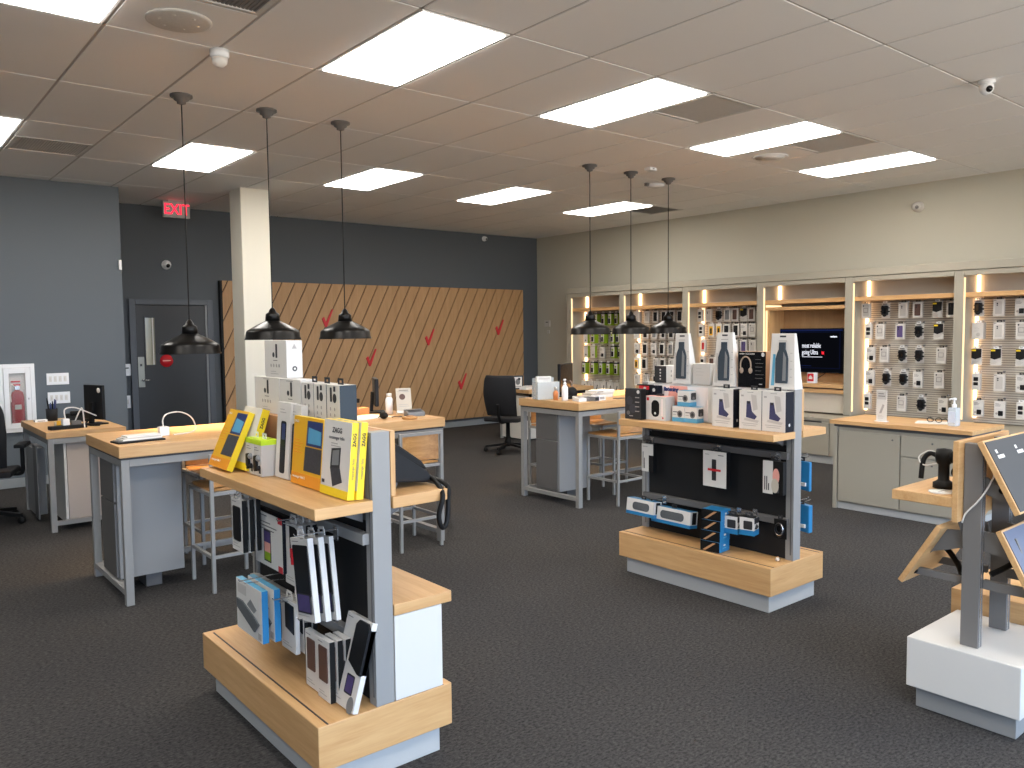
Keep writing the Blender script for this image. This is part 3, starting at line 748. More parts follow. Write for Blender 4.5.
# small shelf under the lowest white boxes of the far bay
bt, yc, hw = BAYS[0]
MB().box(.19, .338, -hw+.02, hw-.06, .585, .599, GREIGE).build('small_shelf', bt, bevel=.002)
for o in bpy.data.objects:
    if o.name.startswith('cable_box') and o.parent is None: o.location.z = .600
t = T('security_cube', 'small red fronted cube with a white emblem on the wood shelf under the screen', 'device', (9.24, 5.40, .915), FX)
MB().box(-.05, .05, 0, .08, .0, .13, WHITEG).build('device_body', t, bevel=.006)
art(t, [('r', -.042, .042, .025, .12, RED), ('p', [(-.025, .05), (.025, .05), (.025, .075), (0, .1), (-.025, .075)], WHITE)])
# ------------------------------------------------------------------ high tables
def table(label, x0, x1, y0, y1, zt=.953, th=.07, ped=None):
    t = T('high_table', label, 'table', (x0, y0, 0)); L, D = x1-x0, y1-y0; z = zt-th
    MB().box(0, L, 0, D, z, zt, WX, {k: WH for k in ('-x', '+x', '-y', '+y')}).build('tabletop', t, bevel=.004)
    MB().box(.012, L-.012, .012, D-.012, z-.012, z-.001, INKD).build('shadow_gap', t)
    w = .045
    for (x, y) in ((.012, .012), (L-.012-w, .012), (.012, D-.012-w), (L-.012-w, D-.012-w)): MB().box(x, x+w, y, y+w, .001, z-.012, GREY).build('leg', t, bevel=.002)
    mb = MB(); zz = z-.055
    mb.box(.057, L-.057, .012, .05, zz, z-.012, GREY).box(.057, L-.057, D-.05, D-.012, zz, z-.012, GREY).box(.012, .05, .057, D-.057, zz, z-.012, GREY).box(L-.05, L-.012, .057, D-.057, zz, z-.012, GREY)
    mb.build('apron_frame', t, bevel=.002)
    MB().box(.012, .057, .057, D-.057, .06, .095, GREY).box(L-.057, L-.012, .057, D-.057, .06, .095, GREY).box(.057, L-.057, D-.055, D-.02, .06, .095, GREY).build('bottom_rail', t, bevel=.002)
    if ped:
        px, py, pw, pd = ped
        p = MB().box(px, px+pw, py, py+pd, .1, z-.014, GREYC).build('pedestal', t, bevel=.003)
        MB().box(px-.016, px-.001, py+.012, py+pd, .11, .57, GREYD).build('drawer_front', p, bevel=.002)
        MB().box(px-.016, px-.001, py+.012, py+pd, .58, z-.02, GREYD).build('drawer_front', p, bevel=.002)
        MB().box(px+.17, px+pw-.12, py+.08, py+pd-.08, .001, .1, GREYD).build('pedestal_foot', p)
    return t
table('long maple topped high table with grey frame behind the front gondola', 1.188, 3.485, 5.05, 5.89, ped=(.04, .26, .385, .34))
table('long maple topped high table with grey frame in the middle of the store', 5.0, 7.3, 5.16, 5.99, ped=(.05, .31, .40, .31))

def stool(label, x, y, rz=0, g='bar stools at the high tables'):
    global STOOL
    if STOOL: return dup(STOOL, (x, y, 0), rz, label, g)
    t = T('bar_stool', label, 'stool', (x, y, 0), rz, g); STOOL = t
    w, d = .35, .38; q = .022
    for sx in (-1, 1):
        MB().bar((sx*w/2, 0, .002), (sx*w/2, -.012, .868), q, q, GREY).build('leg', t, bevel=.002)
        MB().bar((sx*w/2, d, .002), (sx*w/2, d, .63), q, q, GREY).build('leg', t, bevel=.002)
    mb = MB(); z = .225
    for a, b in (((-w/2, 0, z), (w/2, 0, z)), ((-w/2, d, z), (w/2, d, z)), ((-w/2, 0, z), (-w/2, d, z)), ((w/2, 0, z), (w/2, d, z))): mb.bar(a, b, q*.9, q*.9, GREY)
    mb.build('footrest', t, bevel=.001)
    mb = MB(); z = .618
    for a, b in (((-w/2, 0, z), (w/2, 0, z)), ((-w/2, d, z), (w/2, d, z)), ((-w/2, 0, z), (-w/2, d, z)), ((w/2, 0, z), (w/2, d, z))): mb.bar(a, b, q, q, GREY)
    mb.build('seat_frame', t, bevel=.001)
    MB().bar((-w/2, -.0125, .858), (w/2, -.0125, .858), q, q, GREY).build('back_rail', t, bevel=.002)
    # curved plywood: seat and back
    n = 10; mb = MB(); vs = []; fs = []
    for i in range(n+1):
        u = i/n; yy = .012+u*(d-.0); zz = .648-.018*math.sin(PI*u)
        vs += [(-w/2+.012, yy, zz), (w/2-.012, yy, zz), (-w/2+.012, yy, zz-.016), (w/2-.012, yy, zz-.016)]
    for i in range(n):
        a, b = 4*i, 4*i+4; fs += [(a, a+1, b+1, b), (a+2, b+2, b+3, a+3), (a, b, b+2, a+2), (a+1, a+3, b+3, b+1)]
    fs += [(0, 2, 3, 1), (4*n, 4*n+1, 4*n+3, 4*n+2)]
    MB().add(vs, fs, STOOLW, True).build('seat', t)
    outer = []; inner = []
    for i in range(n+1):
        u = -1+2*i/n; xx = u*(w/2-.012); yy = .004+.05*(1-u*u)**1.0
        outer.append((xx, yy)); inner.append((xx, yy+.014))
    MB().prism(outer+inner[::-1], .655, .845, 'z', STOOLW, smooth=False).build('backrest', t, bevel=.002)
    return t
STOOL = None
stool('maple and grey stool nearest the front gondola at the left high table', 1.855, 4.965)
stool('stool with its wood back showing above the black telephone', 3.205, 4.97)
stool('stool half hidden behind the front gondola at the left high table', 2.52, 4.97)
stool('stool on the far side of the left high table near its grey pedestal', 2.02, 6.02, PI)
stool('stool on the far side of the left high table toward the telephone', 3.1, 6.02, PI)
stool('stool whose wood back shows beside the black fan patterned box', 5.51, 5.0)
stool('stool tucked between the middle gondola and the middle high table', 6.35, 5.0)
stool('stool on the far side of the middle high table near its pedestal', 6.08, 6.12, PI)
stool('stool mostly hidden behind the pedestal of the middle high table', 5.56, 6.28, PI)

# ------------------------------------------------------------------ desks
t = T('wall_desk', 'small maple topped desk by the slate wall with the extinguisher', 'desk', (1.2, 7.37, 0))
L, D, zt = .60, 1.22, .825
MB().box(0, L, 0, D, zt-.055, zt, WX).build('desktop', t, bevel=.004)
for (x, y) in ((.012, .012), (L-.055, .012), (.012, D-.055), (L-.055, D-.055)): MB().box(x, x+.043, y, y+.043, .001, zt-.056, GREY).build('leg', t, bevel=.002)
MB().box(.055, L-.055, .012, .05, zt-.1, zt-.056, GREY).box(.012, .05, .055, D-.055, zt-.1, zt-.056, GREY).build('apron_frame', t)
MB().box(.055, L-.055, .012, .05, .055, .09, GREY).build('bottom_rail', t)
p = MB().box(.16, .42, .1, .66, .05, zt-.11, mat('pale_pedestal', '#b7aa9f', .5, 0, .02, 3)).build('pedestal', t, bevel=.003)
MB().box(.135, .155, .09, .67, .05, zt-.11, WLAM).build('end_panel', p, bevel=.002)
MB().box(.012, .1, .7, 1.1, .03, .62, GREYC).build('side_cabinet', t, bevel=.003)
MB().box(-.0, .012, .5, .66, .03, .66, GREYD).build('cable_panel', t)
t = T('corner_desk', 'maple topped back desk beside the black office chair', 'desk', (7.5, 8.75, 0))
MB().box(0, 1.3, 0, .75, .70, .755, WX).build('desktop', t, bevel=.004)
MB().box(.05, 1.26, .02, .06, .62, .699, BLACK).build('under_rail', t)
MB().box(.03, .45, .12, .68, .03, .66, WLAM).build('pedestal', t, bevel=.003)
for x in (.02, 1.24): MB().box(x, x+.04, .66, .70, .001, .699, GREY).build('leg', t)
MB().box(1.24, 1.28, .03, .07, .001, .62, GREY).build('leg', t)
# floor cabinet with counter on the sales floor (sanitizer counter)
t = T('counter_cabinet', 'greige cabinet with maple counter holding the sanitizer bottle', 'cabinet', (6.72, 2.56, 0))
L, D, zt = .60, 1.14, .79
MB().box(-.035, L, -.02, D+.02, zt-.035, zt, WY).build('countertop', t, bevel=.003)
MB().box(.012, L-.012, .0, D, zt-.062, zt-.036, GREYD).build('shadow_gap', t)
for (x, y) in ((0, D-.035), (0, 0), (L-.035, 0), (L-.035, D-.035)): MB().box(x, x+.035, y, y+.035, .001, zt-.06, GREIGE).build('leg', t, bevel=.002)
MB().box(.018, L-.02, .02, D-.02, .06, zt-.062, GREIGE).build('cabinet_body', t)
MB().box(.03, L-.03, .03, D-.03, .001, .06, PLINTH).build('kick_board', t)
for nm, ya, yb, za, zb in (('cabinet_door', .555, 1.09, .075, .70), ('drawer', .04, .545, .53, .70), ('cabinet_door', .04, .545, .075, .52)):
    f = MB().box(.001, .017, ya, yb, za, zb, GREIGE).build(nm, t, bevel=.002)
    MB().lathe([(.008, 0), (.008, .004), (.0001, .005)], (0, 0, 0), INK, 12).xf(Matrix.Translation((.001, (ya+.06) if nm == 'cabinet_door' and ya > .5 else (ya+yb)/2, zb-.045)) @ Matrix.Rotation(-PI/2, 4, 'Y')).build('lock', f)

# ------------------------------------------------------------------ office chairs
def chair(label, loc, rz, arms):
    t = T('office_chair', label, 'office chair', loc, rz)
    for k in range(5):
        a = 2*PI*k/5+.3; c, s = math.cos(a), math.sin(a)
        MB().bar((c*.03, s*.03, .11), (c*.3, s*.3, .075), .05, .03, BLACK).build('base_arm', t, bevel=.006)
        MB().lathe([(.028, -.02), (.03, -.012), (.03, .012), (.028, .02)], (0, 0, 0), BLACK, 16).xf(Matrix.Translation((c*.3, s*.3, .032)) @ Matrix.Rotation(a, 4, 'Z') @ Matrix.Rotation(PI/2, 4, 'X')).box(c*.3-.012, c*.3+.012, s*.3-.012, s*.3+.012, .05, .075, BLACK).build('caster', t)
    MB().lathe([(.045, .08), (.04, .2), (.028, .2), (.026, .42)], (0, 0, 0), BLACK, 20).build('gas_lift', t)
    MB().box(-.1, .1, -.12, .1, .40, .435, BLACK).build('tilt_plate', t, bevel=.01)
    n = 12; vs = []; fs = []
    for i in range(n+1):
        u = i/n
        for j in range(n+1):
            v = j/n; x = (-.5+v)*.49; y = -.24+u*.47
            z = .475-.02*math.sin(PI*u)*math.sin(PI*v)-(.05*max(0, (.18-u))/.18)**1.2*.9
            vs.append((x, y, z))
    N = (n+1)**2
    vs += [(x, y, z-.055) for x, y, z in vs]
    for i in range(n):
        for j in range(n):
            a = i*(n+1)+j; fs.append((a, a+1, a+n+2, a+n+1)); fs.append((N+a, N+a+n+1, N+a+n+2, N+a+1))
    for i in range(n):
        for a, b in ((i, i+1), (n*(n+1)+i, n*(n+1)+i+1), (i*(n+1), (i+1)*(n+1)), (i*(n+1)+n, (i+1)*(n+1)+n)): fs.append((a, b, N+b, N+a))
    MB().add(vs, fs, MESHB, True).build('seat', t, bevel=.015, seg=3)
    vs = []; fs = []; n = 14
    for i in range(n+1):
        u = i/n; z = .50+u*.53; hw = .23-.02*abs(u-.55)*2+(.0 if u < .9 else -.02*(u-.9)*10)
        yb = .245+.07*u+.05*math.sin(PI*u*.9+.2)-.05
        for j in range(n+1):
            v = -1+2*j/n; vs.append((v*hw, yb-.05*v*v+.01, z))
    N = (n+1)**2; vs += [(x, y+.022, z) for x, y, z in vs]
    for i in range(n):
        for j in range(n):
            a = i*(n+1)+j; fs.append((a, a+1, a+n+2, a+n+1)); fs.append((N+a, N+a+n+1, N+a+n+2, N+a+1))
    for i in range(n):
        for a, b in ((i, i+1), (n*(n+1)+i, n*(n+1)+i+1), (i*(n+1), (i+1)*(n+1)), (i*(n+1)+n, (i+1)*(n+1)+n)): fs.append((a, b, N+b, N+a))
    MB().add(vs, fs, MESHB, True).build('backrest', t)
    MB().tube(bez([(0, .05, .41), (0, .22, .42), (0, .29, .5), (0, .32, .66)]), .022, BLACK, 8).build('back_support', t)
    if arms:
        for s in (-1, 1):
            MB().tube(bez([(s*.2, 0, .42), (s*.29, .02, .43), (s*.3, .03, .52), (s*.3, .03, .66)]), .018, BLACK, 8).box(s*.3-.045, s*.3+.045, -.12, .14, .655, .685, BLACK).build('armrest', t, bevel=.008)
    return t
chair('black mesh office chair standing before the oak wall boards', (6.72, 8.28, 0), math.radians(117), False)
chair('black office chair with armrests cut off by the left photo edge', (.84, 8.12, 0), PI-.3, True)
# ------------------------------------------------------------------ gondolas
def gondola(label, x, y, sidebox, L=1.12):
    t = T('display_gondola', label, 'display fixture', (x, y, 0))
    xa, xb = -.265, .285
    b = MB().box(xa, xb, 0, L+(.03 if sidebox else 0), .108, .268, WH, {'+z': WY})
    b.build('base_box', t, bevel=.003)
    MB().box(xa+.035, xa+.041, .003, L-.003, .2675, .2695, INKD).box(xb-.041, xb-.035, .003, L-.003, .2675, .2695, INKD).build('edge_seam', t)
    MB().box(xa+.04, xb-.035, .035, L-.035+(.03 if sidebox else 0), .001, .107, PLINTH).build('plinth', t, bevel=.002)
    for yy in (0.002, L-.052): MB().box(-.038, .036, yy, yy+.05, .269, 1.252, GREY).box(-.041, -.038, yy+.012, yy+.02, .3, 1.24, GREYD).build('post', t, bevel=.002)
    MB().box(-.024, -.004, .053, L-.053, .27, .93, PANELB).build('back_panel', t)
    MB().box(-.028, -.002, .053, L-.053, .93, .974, GREYD).build('upper_panel', t)
    for z in (.872, .492):
        MB().box(-.064, -.03, .03, L-.03, z-.02, z+.02, GREY if sidebox else GREYD).box(-.03, -.024, .06, L-.06, z-.012, z+.012, GREYD).build('hang_rail', t, bevel=.003)
    MB().box(xa+.005, -.04, -.006, L+.006, .976, 1.016, WY, {'-y': WH, '-x': WH}).build('top_shelf', t, bevel=.003)
    for yy in (.07, L-.09):
        MB().prism([(-.04, .925), (-.04, .974), (-.15, .974)], yy, yy+.012, 'y', GREYD).build('shelf_bracket', t)
    MB().box(-.036, .034, .053, L-.053, 1.017, 1.2515, WHITE if not sidebox else TAN).build('header_box', t, bevel=.002)
    MB().box(.039, .059, .003, L-.003, 1.017, 1.252, WZ).build('shelf_back_board', t, bevel=.002)
    MB().box(.042, .292, -.004, L-.003, .974, 1.016, WY, {'-y': WH, '+x': WH}).build('rear_shelf', t, bevel=.003)
    MB().prism([(.039, .915), (.039, .972), (.15, .972)], .07, .082, 'y', GREYD).build('shelf_bracket', t)
    if sidebox:
        MB().box(.04, .245, .0, L-.06, .27, .582, WLAM).build('side_box', t, bevel=.002)
        MB().box(.038, .288, -.004, L-.05, .584, .626, WY, {'-y': WH, '+x': WH}).build('side_box_top', t, bevel=.003)
    return t
def hook_on(t, x0, x1, y, z):
    """a wire peg with its return loop, part of the fixture"""
    MB().tube([(x0, y, z), (x1, y, z), (x1-.006, y, z+.01)], .0025, CHROME, 6).tube([(x0, y, z-.03), (x0-.02, y, z-.03), (x1+.02, y, z-.012)], .002, CHROME, 6).box(x0-.004, x0+.002, y-.015, y+.015, z-.04, z+.012, CHROME).build('peg_hook', t)
G1X, G1Y, G2X, G2Y = 1.43, 2.47, 4.158, 2.50
g1 = gondola('maple and grey gondola in the foreground with yellow boxes on top', G1X, G1Y, True)
g2 = gondola('maple and grey gondola in the middle with tall bottle boxes on top', G2X, G2Y, False, 1.14)
hb = [c for c in kids(g2) if c.name.startswith('header_box')][0]
mb = MB().prism([(.60, 1.03), (1.087, 1.03), (1.087, 1.236), (.60, 1.236)], -.0385, -.0365, 'x', BLUSH)
mb.prism([(.72, 1.03), (.94, 1.03), (.90, 1.236), (.76, 1.236)], -.0392, -.0385, 'x', PINK)
mb.text('listening.', .036, (-.0398, .885, 1.212), NAVY, '-x', .0003, 'CENTER', .002)
mb.build('sign_print', hb, label='pale pink printed sign reading listening')

def carton(name, label, cat, loc, w, h, d, front, sides=None, items=(), rz=FX, lean=0, group=None, faces=None, tab=False, bev=.0015, rot=None):
    """box with its printed front; origin at the middle of the front bottom edge"""
    t = T(name, label, cat, loc, rz, group, rot=rot or (lean, 0, rz) if (lean or rot) else None)
    f = {'-y': front}; f.update(faces or {})
    MB().box(-w/2, w/2, 0, d, 0, h, sides or front, f).build('box_body', t, bevel=bev)
    if items: art(t, items)
    if tab: hang_tab(t, .045, h, d)
    return t
def at1(x, y, z): return (G1X+x, G1Y+y, z)
S = 1.0165
# --- front gondola, top shelf: folio boxes
def folio(w, h):
    it = lines(-.04, .04, h-.084, 2, .009, INKL, .003)
    it += [('t', 'ZAGG', .026, 0, h-.036, INKD, 'CENTER', .0003), ('t', 'messenger folio', .0185, 0, h-.062, INK), ('r', -w/2, w/2, 0, .03, YEL),
           ('p', [(-.036, .098), (.034, .106), (.034, .176), (-.034, .168)], INKD), ('p', [(-.026, .108), (.026, .114), (.026, .169), (-.024, .161)], STEELG), ('p', [(-.036, .098), (.034, .106), (.058, .056), (-.01, .034)], KEYS), ('r', -w/2+.012, -w/2+.03, .04, .052, INKD)]
    return it
def spine(t, w, h, d):
    mb = MB(); o = len(mb.v)
    mb.text('ZAGG', .017, (0, 0, 0), INKD, '-y', .0003, 'CENTER', .0006); mb.xf(Matrix.Rotation(-PI/2, 4, 'Y'))
    mb.xf(Matrix.Translation((0, 0, h-.06))); o = len(mb.v)
    mb.text('messenger folio', .0115, (0, 0, 0), INK, '-y', .0003); mb.xf(Matrix.Rotation(-PI/2, 4, 'Y') , o); mb.xf(Matrix.Translation((0, 0, h*.4)), o)
    mb.xf(Matrix.Translation((w/2+.0008, d/2, 0)) @ Matrix.Rotation(PI/2, 4, 'Z'))
    mb.build('spine_print', t)
w, h, d = .21, .27, .027; ln = -.1
for k, (x, y, lab) in enumerate([(-.12, .135, 'white folio box with yellow spine nearest the gondola end'), (-.09, .125, 'second folio box tucked behind the nearest one, only its yellow spine clear')]):
    t = carton('folio_box', lab, 'box', at1(x, y, S+.004), w, h, d, WHITE, YEL, folio(w, h), lean=ln, group='yellow folio boxes', faces={'+z': YEL}); spine(t, w, h, d)
def keybox(w, h):
    it = [('r', -w/2, w/2, 0, .045, ORG), ('t', 'messenger folio 2', .015, -w/2+.012, .03, WHITE, 'LEFT'), ('p', [(-.02, .058), (w/2-.004, .058), (w/2-.004, .15), (-.015, .15)], KEYS), ('p', [(-.008, .155), (w/2-.004, .155), (w/2-.004, h-.012), (-.004, h-.012)], NAVY)]
    it += [('r', -.002, w/2-.01, .16, h-.05, BLUE)] if 0 else [('p', [(.005, .165), (w/2-.012, .165), (w/2-.012, .215), (.008, .225)], BLUEL)]
    it += lines(-w/2+.012, -.03, .17, 5, .012, ORG, .003) + [('t', 'ZAGG', .014, -w/2+.028, h-.02, WHITE)]
    return it
w, h = .25, .262
carton('keyboard_folio_box', 'amber box showing a keyboard, between the white pen boxes and folio boxes', 'box', at1(-.115, .376, S+.004), w, h, .028, AMB, YEL, keybox(w, h), lean=-.09, group='yellow folio boxes')
carton('keyboard_folio_box', 'amber keyboard box leaning at the far end of the gondola top', 'box', at1(-.225, 1.005, S+.012), .22, h, .028, AMB, YEL, keybox(.22, h), lean=-.42, group='yellow folio boxes')
t = carton('folio_box', 'white folio box with yellow spine behind the far leaning amber box', 'box', at1(-.168, .93, S+.012), .19, .268, .035, WHITE, YEL, [('r', -.095, .095, .0, .03, YEL)], lean=-.32, group='yellow folio boxes'); spine(t, .19, .268, .035)
def penbox(h): return [('p', rrect(-.022, .028, .02, h-.075, .012), PLASTB), ('p', rrect(-.012, .02, h-.15, h-.085, .006), NAVY)] + lines(-.035, .03, h-.03, 2, .012, INKL, .003)
carton('stylus_box', 'slim white box with a tall black wand behind the lime topped pack', 'box', at1(-.105, .617, S+.003), .125, .305, .03, WHITE, None, penbox(.305), lean=-.08, faces={'+x': PALE})
carton('stylus_box', 'slim white box half hidden by the amber keyboard box', 'box', at1(-.095, .533, S+.003), .1, .3, .03, WHITE, None, penbox(.3), lean=-.08, faces={'+x': PALE})
for k, (y, lab) in enumerate([(.825, 'small clear fronted pack with lime top, farther of the pair'), (.742, 'small clear fronted pack with lime top, nearer of the pair')]):
    t = T('car_charger_pack', lab, 'package', at1(-.15, y, S), FX, 'lime topped packs')
    MB().box(-.04, .04, 0, .07, 0, .135, WHITE, {'+x': PALE}).box(-.041, .041, -.001, .071, .128, .15, NEON).build('pack_body', t, bevel=.002)
    MB().prism(rrect(-.018, .004, .02, .085, .008), -.012, 0, 'y', PLASTB).ball((.018, -.003, .075), .013, STEELG, 8).ball((.02, -.003, .035), .011, PLASTB, 8).build('charger', t)
    art(t, lines(-.03, .02, .115, 2, .01, INK) + [('r', .012, .03, .012, .03, INKD)])
    hang_tab(t, .04, .15, .07, WHITEG)
MB_l = [('p', rrect(.004, .022, .085, .145, .004), INKD), ('e', -.018, .098, .011, .011, INKD), ('r', -.02, .022, .072, .075, INK)] + [('p', ell(x, .052, .006, .008), INKL) for x in (-.045, -.017, .012, .04)] + lines(-.05, .045, .025, 2, .01, INKL)
E1 = 1.2525
def cambox(x, y, z, lab, w): return carton('camera_box', lab, 'box', at1(x, y, z), w, .157, .075, WHITE, WHITE, MB_l + [('r', -.03, .03, .148, .15, INK)], group='white camera boxes')
t = carton('camera_box', 'big white camera box on top of the pile, under the second pendant', 'box', at1(-.0, .885, E1+.158), .23, .16, .072, WHITE, WHITE, [(i[0],)+tuple(i[1:]) for i in MB_l], group='white camera boxes')
mb = MB().prism(ell(0, .04, .011, .011), -.0008, 0, 'y', INKD).prism(ell(0, .04, .005, .005), -.0012, -.0008, 'y', WHITE).prism([(-.011, .125), (.011, .125), (0, .145)], -.0008, 0, 'y', INKL)
mb.xf(Matrix.Translation((.115, .036, 0)) @ Matrix.Rotation(PI/2, 4, 'Z')).build('side_print', t)
cambox(-.01, .965, E1, 'white camera box under the big one, farther from the viewer', .27)
cambox(-.01, .722, E1, 'white camera box under the big one, nearer the slim watch boxes', .205)
wb = [('p', rrect(-.025, -.009, .085, .14, .004), INKD), ('e', .012, .1, .015, .018, INKD), ('p', rrect(.004, .02, .125, .145, .003), INKD)] + [('p', ell(x, z, .005, .007), INKL) for x in (-.022, .012) for z in (.058, .035)] + lines(-.03, .03, .017, 1, .01, INK)
for k, (y, lab) in enumerate([(.556, 'slim white watch box next to the camera boxes'), (.446, 'middle slim white watch box of three'), (.334, 'slim watch box with a slate grey side, nearest the gondola end')]):
    carton('watch_box', lab, 'box', at1(-.01, y, E1), .107, .15, .072, WHITE, SLATEB, wb, group='slim watch boxes', tab=True, faces={'+x': SLATEB, '+z': PALE})

# --- front gondola, hanging stock on the pegs
def slimcase(w, h, win, ink=PLASTB): return [('p', win, ink)] + lines(-w*.4, w*.2, h-.012, 1, .01, INK) + lines(-w*.4, w*.3, .03, 2, .01)
def case_pack(lab, x, y, z, w, h, d, ht, rz=FX, win=None, side=WHITE, tilt=0, g='hanging case packs', ink=PLASTB, name='case_package'):
    t = T(name, lab, 'package', at1(x, y, z), rz, g, rot=(0, tilt, rz) if 0 else None)
    t.rotation_euler = Matrix.Rotation(rz, 3, 'Z').to_4x4().to_euler() if not tilt else (Matrix.Rotation(rz, 4, 'Z') @ Matrix.Rotation(tilt, 4, 'Y')).to_euler()
    MB().box(-w/2, w/2, 0, d, 0, h, WHITE, {'+x': side, '+y': PALE}).build('box_body', t, bevel=.0015)
    MB().prism(win or rrect(-w*.32, w*.36, h*.2, h*.86, .01), -.004, 0, 'y', ink).build('case', t, bevel=.001)
    art(t, lines(-w*.4, w*.2, h-.014, 1, .01, INK) + lines(-w*.4, w*.3, .028, 2, .01))
    if ht: MB().box(-.028, .028, d*.4, d*.4+.002, h, h+.012, WHITE).box(-.028, -.016, d*.4, d*.4+.002, h+.012, h+.024, WHITE).box(.016, .028, d*.4, d*.4+.002, h+.012, h+.024, WHITE).box(-.022, .022, d*.4, d*.4+.002, h+.024, h+.034, WHITE).build('hang_tab', t)
    return t
PR = G1X-.064   # rail face
case_pack('tall white case pack hanging first on the upper rail, far end', -.235, .765, .715, .115, .215, .022, True, side=BLACK)
case_pack('black sided case pack hanging right behind the far first one', -.205, .762, .715, .11, .215, .02, True, side=BLACK)
case_pack('third black sided case pack on the far upper peg', -.178, .76, .715, .11, .215, .02, True, side=BLACK)
t = carton('tablet_box', 'wide white tablet box with a rainbow screen on the upper rail', 'box', at1(-.15, .655, .655), .275, .22, .03, WHITE, NIGHT,
           lines(-.12, .06, .205, 1, .01, INK, .004) + lines(-.11, .11, .178, 3, .014, INK, .004) + [('p', rrect(-.045, .025, .02, .15, .004), INKD), ('r', -.04, .02, .026, .06, LIME), ('r', -.04, .02, .06, .1, PINK), ('r', -.04, .02, .1, .145, PURP), ('r', .095, .135, .0, .025, RED), ('r', .1, .137, .195, .22, RED)])
case_pack('white card with a black case and side strip, left of the tilted tablet cases', -.135, .465, .62, .13, .245, .02, True, win=[(-.012, .11), (.06, .1), (.06, .225), (.03, .235), (-.012, .235)])
case_pack('black case card directly behind the white card on the same peg', -.108, .46, .62, .13, .245, .02, True, side=BLACK)
case_pack('last black case card on the peg beside the tilted tablet cases', -.083, .455, .62, .13, .245, .02, True, side=BLACK)
W, H = .15, .30; win = rrect(-.055, .068, .09, .275, .008)
for k, lab in enumerate(['front tilted white tablet case box with a violet screen', 'second tilted white tablet case box, its white spine showing', 'third tilted tablet case box closest to the black panel']):
    t = case_pack(lab, -.195+k*.036, .222-k*.012, .56, W, H, .022 if k < 2 else .018, True, win=win, tilt=-.16, g='tilted tablet case boxes', name='tablet_case_box')
    art(t, [('p', rrect(-.05, .062, .03, .1, .006), INKD), ('p', rrect(-.044, .056, .036, .096, .004), PURP), ('r', -.075, -.06, .2, .26, RED)], -.005, 'screen_print')
hook_on(g1, -.064, -.26, .765, .945); hook_on(g1, -.064, -.19, .46, .885); hook_on(g1, -.064, -.225, .23, .875)
for k, lab in enumerate(['front blue sided mesh cushion pack on the lower rail', 'second blue sided mesh cushion pack behind the first']):
    t = T('speaker_mesh_pack', lab, 'package', at1(-.26+k*.045, .60-k*.01, .415), FX, 'blue sided packs')
    MB().box(-.13, .13, 0, .026, 0, .205, WHITE, {'+x': BLUE, '+z': BLUEL}).build('box_body', t, bevel=.002)
    MB().prism([(-.115, .09), (.06, .03), (.105, .07), (.06, .09), (-.06, .125), (-.115, .125)], -.006, 0, 'y', FABG).build('mesh_window', t)
    art(t, [('r', -.11, -.02, .15, .19, PALE), ('p', [(-.02, .12), (.05, .1), (.08, .12), (.02, .15)], STEELG), ('r', .09, .12, .01, .035, INKL)])
hook_on(g1, -.064, -.29, .61, .635)
for k in range(3): case_pack(['white and black case pack next to the blue packs on the lower rail', 'black case card second behind the lower white and black pack', 'black case card third behind the lower white and black pack'][k], -.165+k*.03, .45-k*.012, .375, .13, .2, .018, True, win=[(-.02, .09), (.055, .075), (.055, .185), (-.02, .19)], side=WHITE if k == 0 else BLACK)
hook_on(g1, -.064, -.22, .45, .585)
case_pack('slim black window case box standing on the base, farther one', -.145, .295, .272, .1, .215, .022, False, win=rrect(-.03, .034, .07, .19, .006), side=BLACK, ink=BROWN)
for k in range(3): case_pack(['slim window case box standing in front beside the leaning one', 'black sided slim box second in the standing row', 'black sided slim box third in the standing row'][k], -.155+k*.03, .175-k*.004, .272, .1, .225, .022, False, win=rrect(-.032, .034, .07, .2, .006), side=BLACK, ink=BROWN)
hook_on(g1, -.064, -.21, .25, .56)
t = T('tablet_case_box', 'white boxed black tablet case leaning against the panel at the gondola end', 'package', at1(-.135, .09, .2745), FX)
t.rotation_euler = (Matrix.Rotation(FX, 4, 'Z') @ Matrix.Rotation(-.28, 4, 'X')).to_euler()
MB().box(-.09, .09, 0, .022, 0, .315, WHITE).build('box_body', t, bevel=.002)
MB().prism([(-.005, .16), (.07, .13), (.09, .13), (.09, .29), (.075, .308), (.012, .308), (-.005, .29)], -.008, .023, 'y', PLASTB).build('case', t, bevel=.002)
art(t, [('p', rrect(-.075, -.03, .1, .225, .006), INKD), ('p', rrect(-.0, .055, .05, .118, .006), INKD), ('p', rrect(.005, .05, .056, .112, .004), PURP), ('e', .06, .02, .022, .03, STEELG)] + lines(-.08, -.02, .3, 1, .01, INK) + lines(-.08, .0, .03, 2, .01))
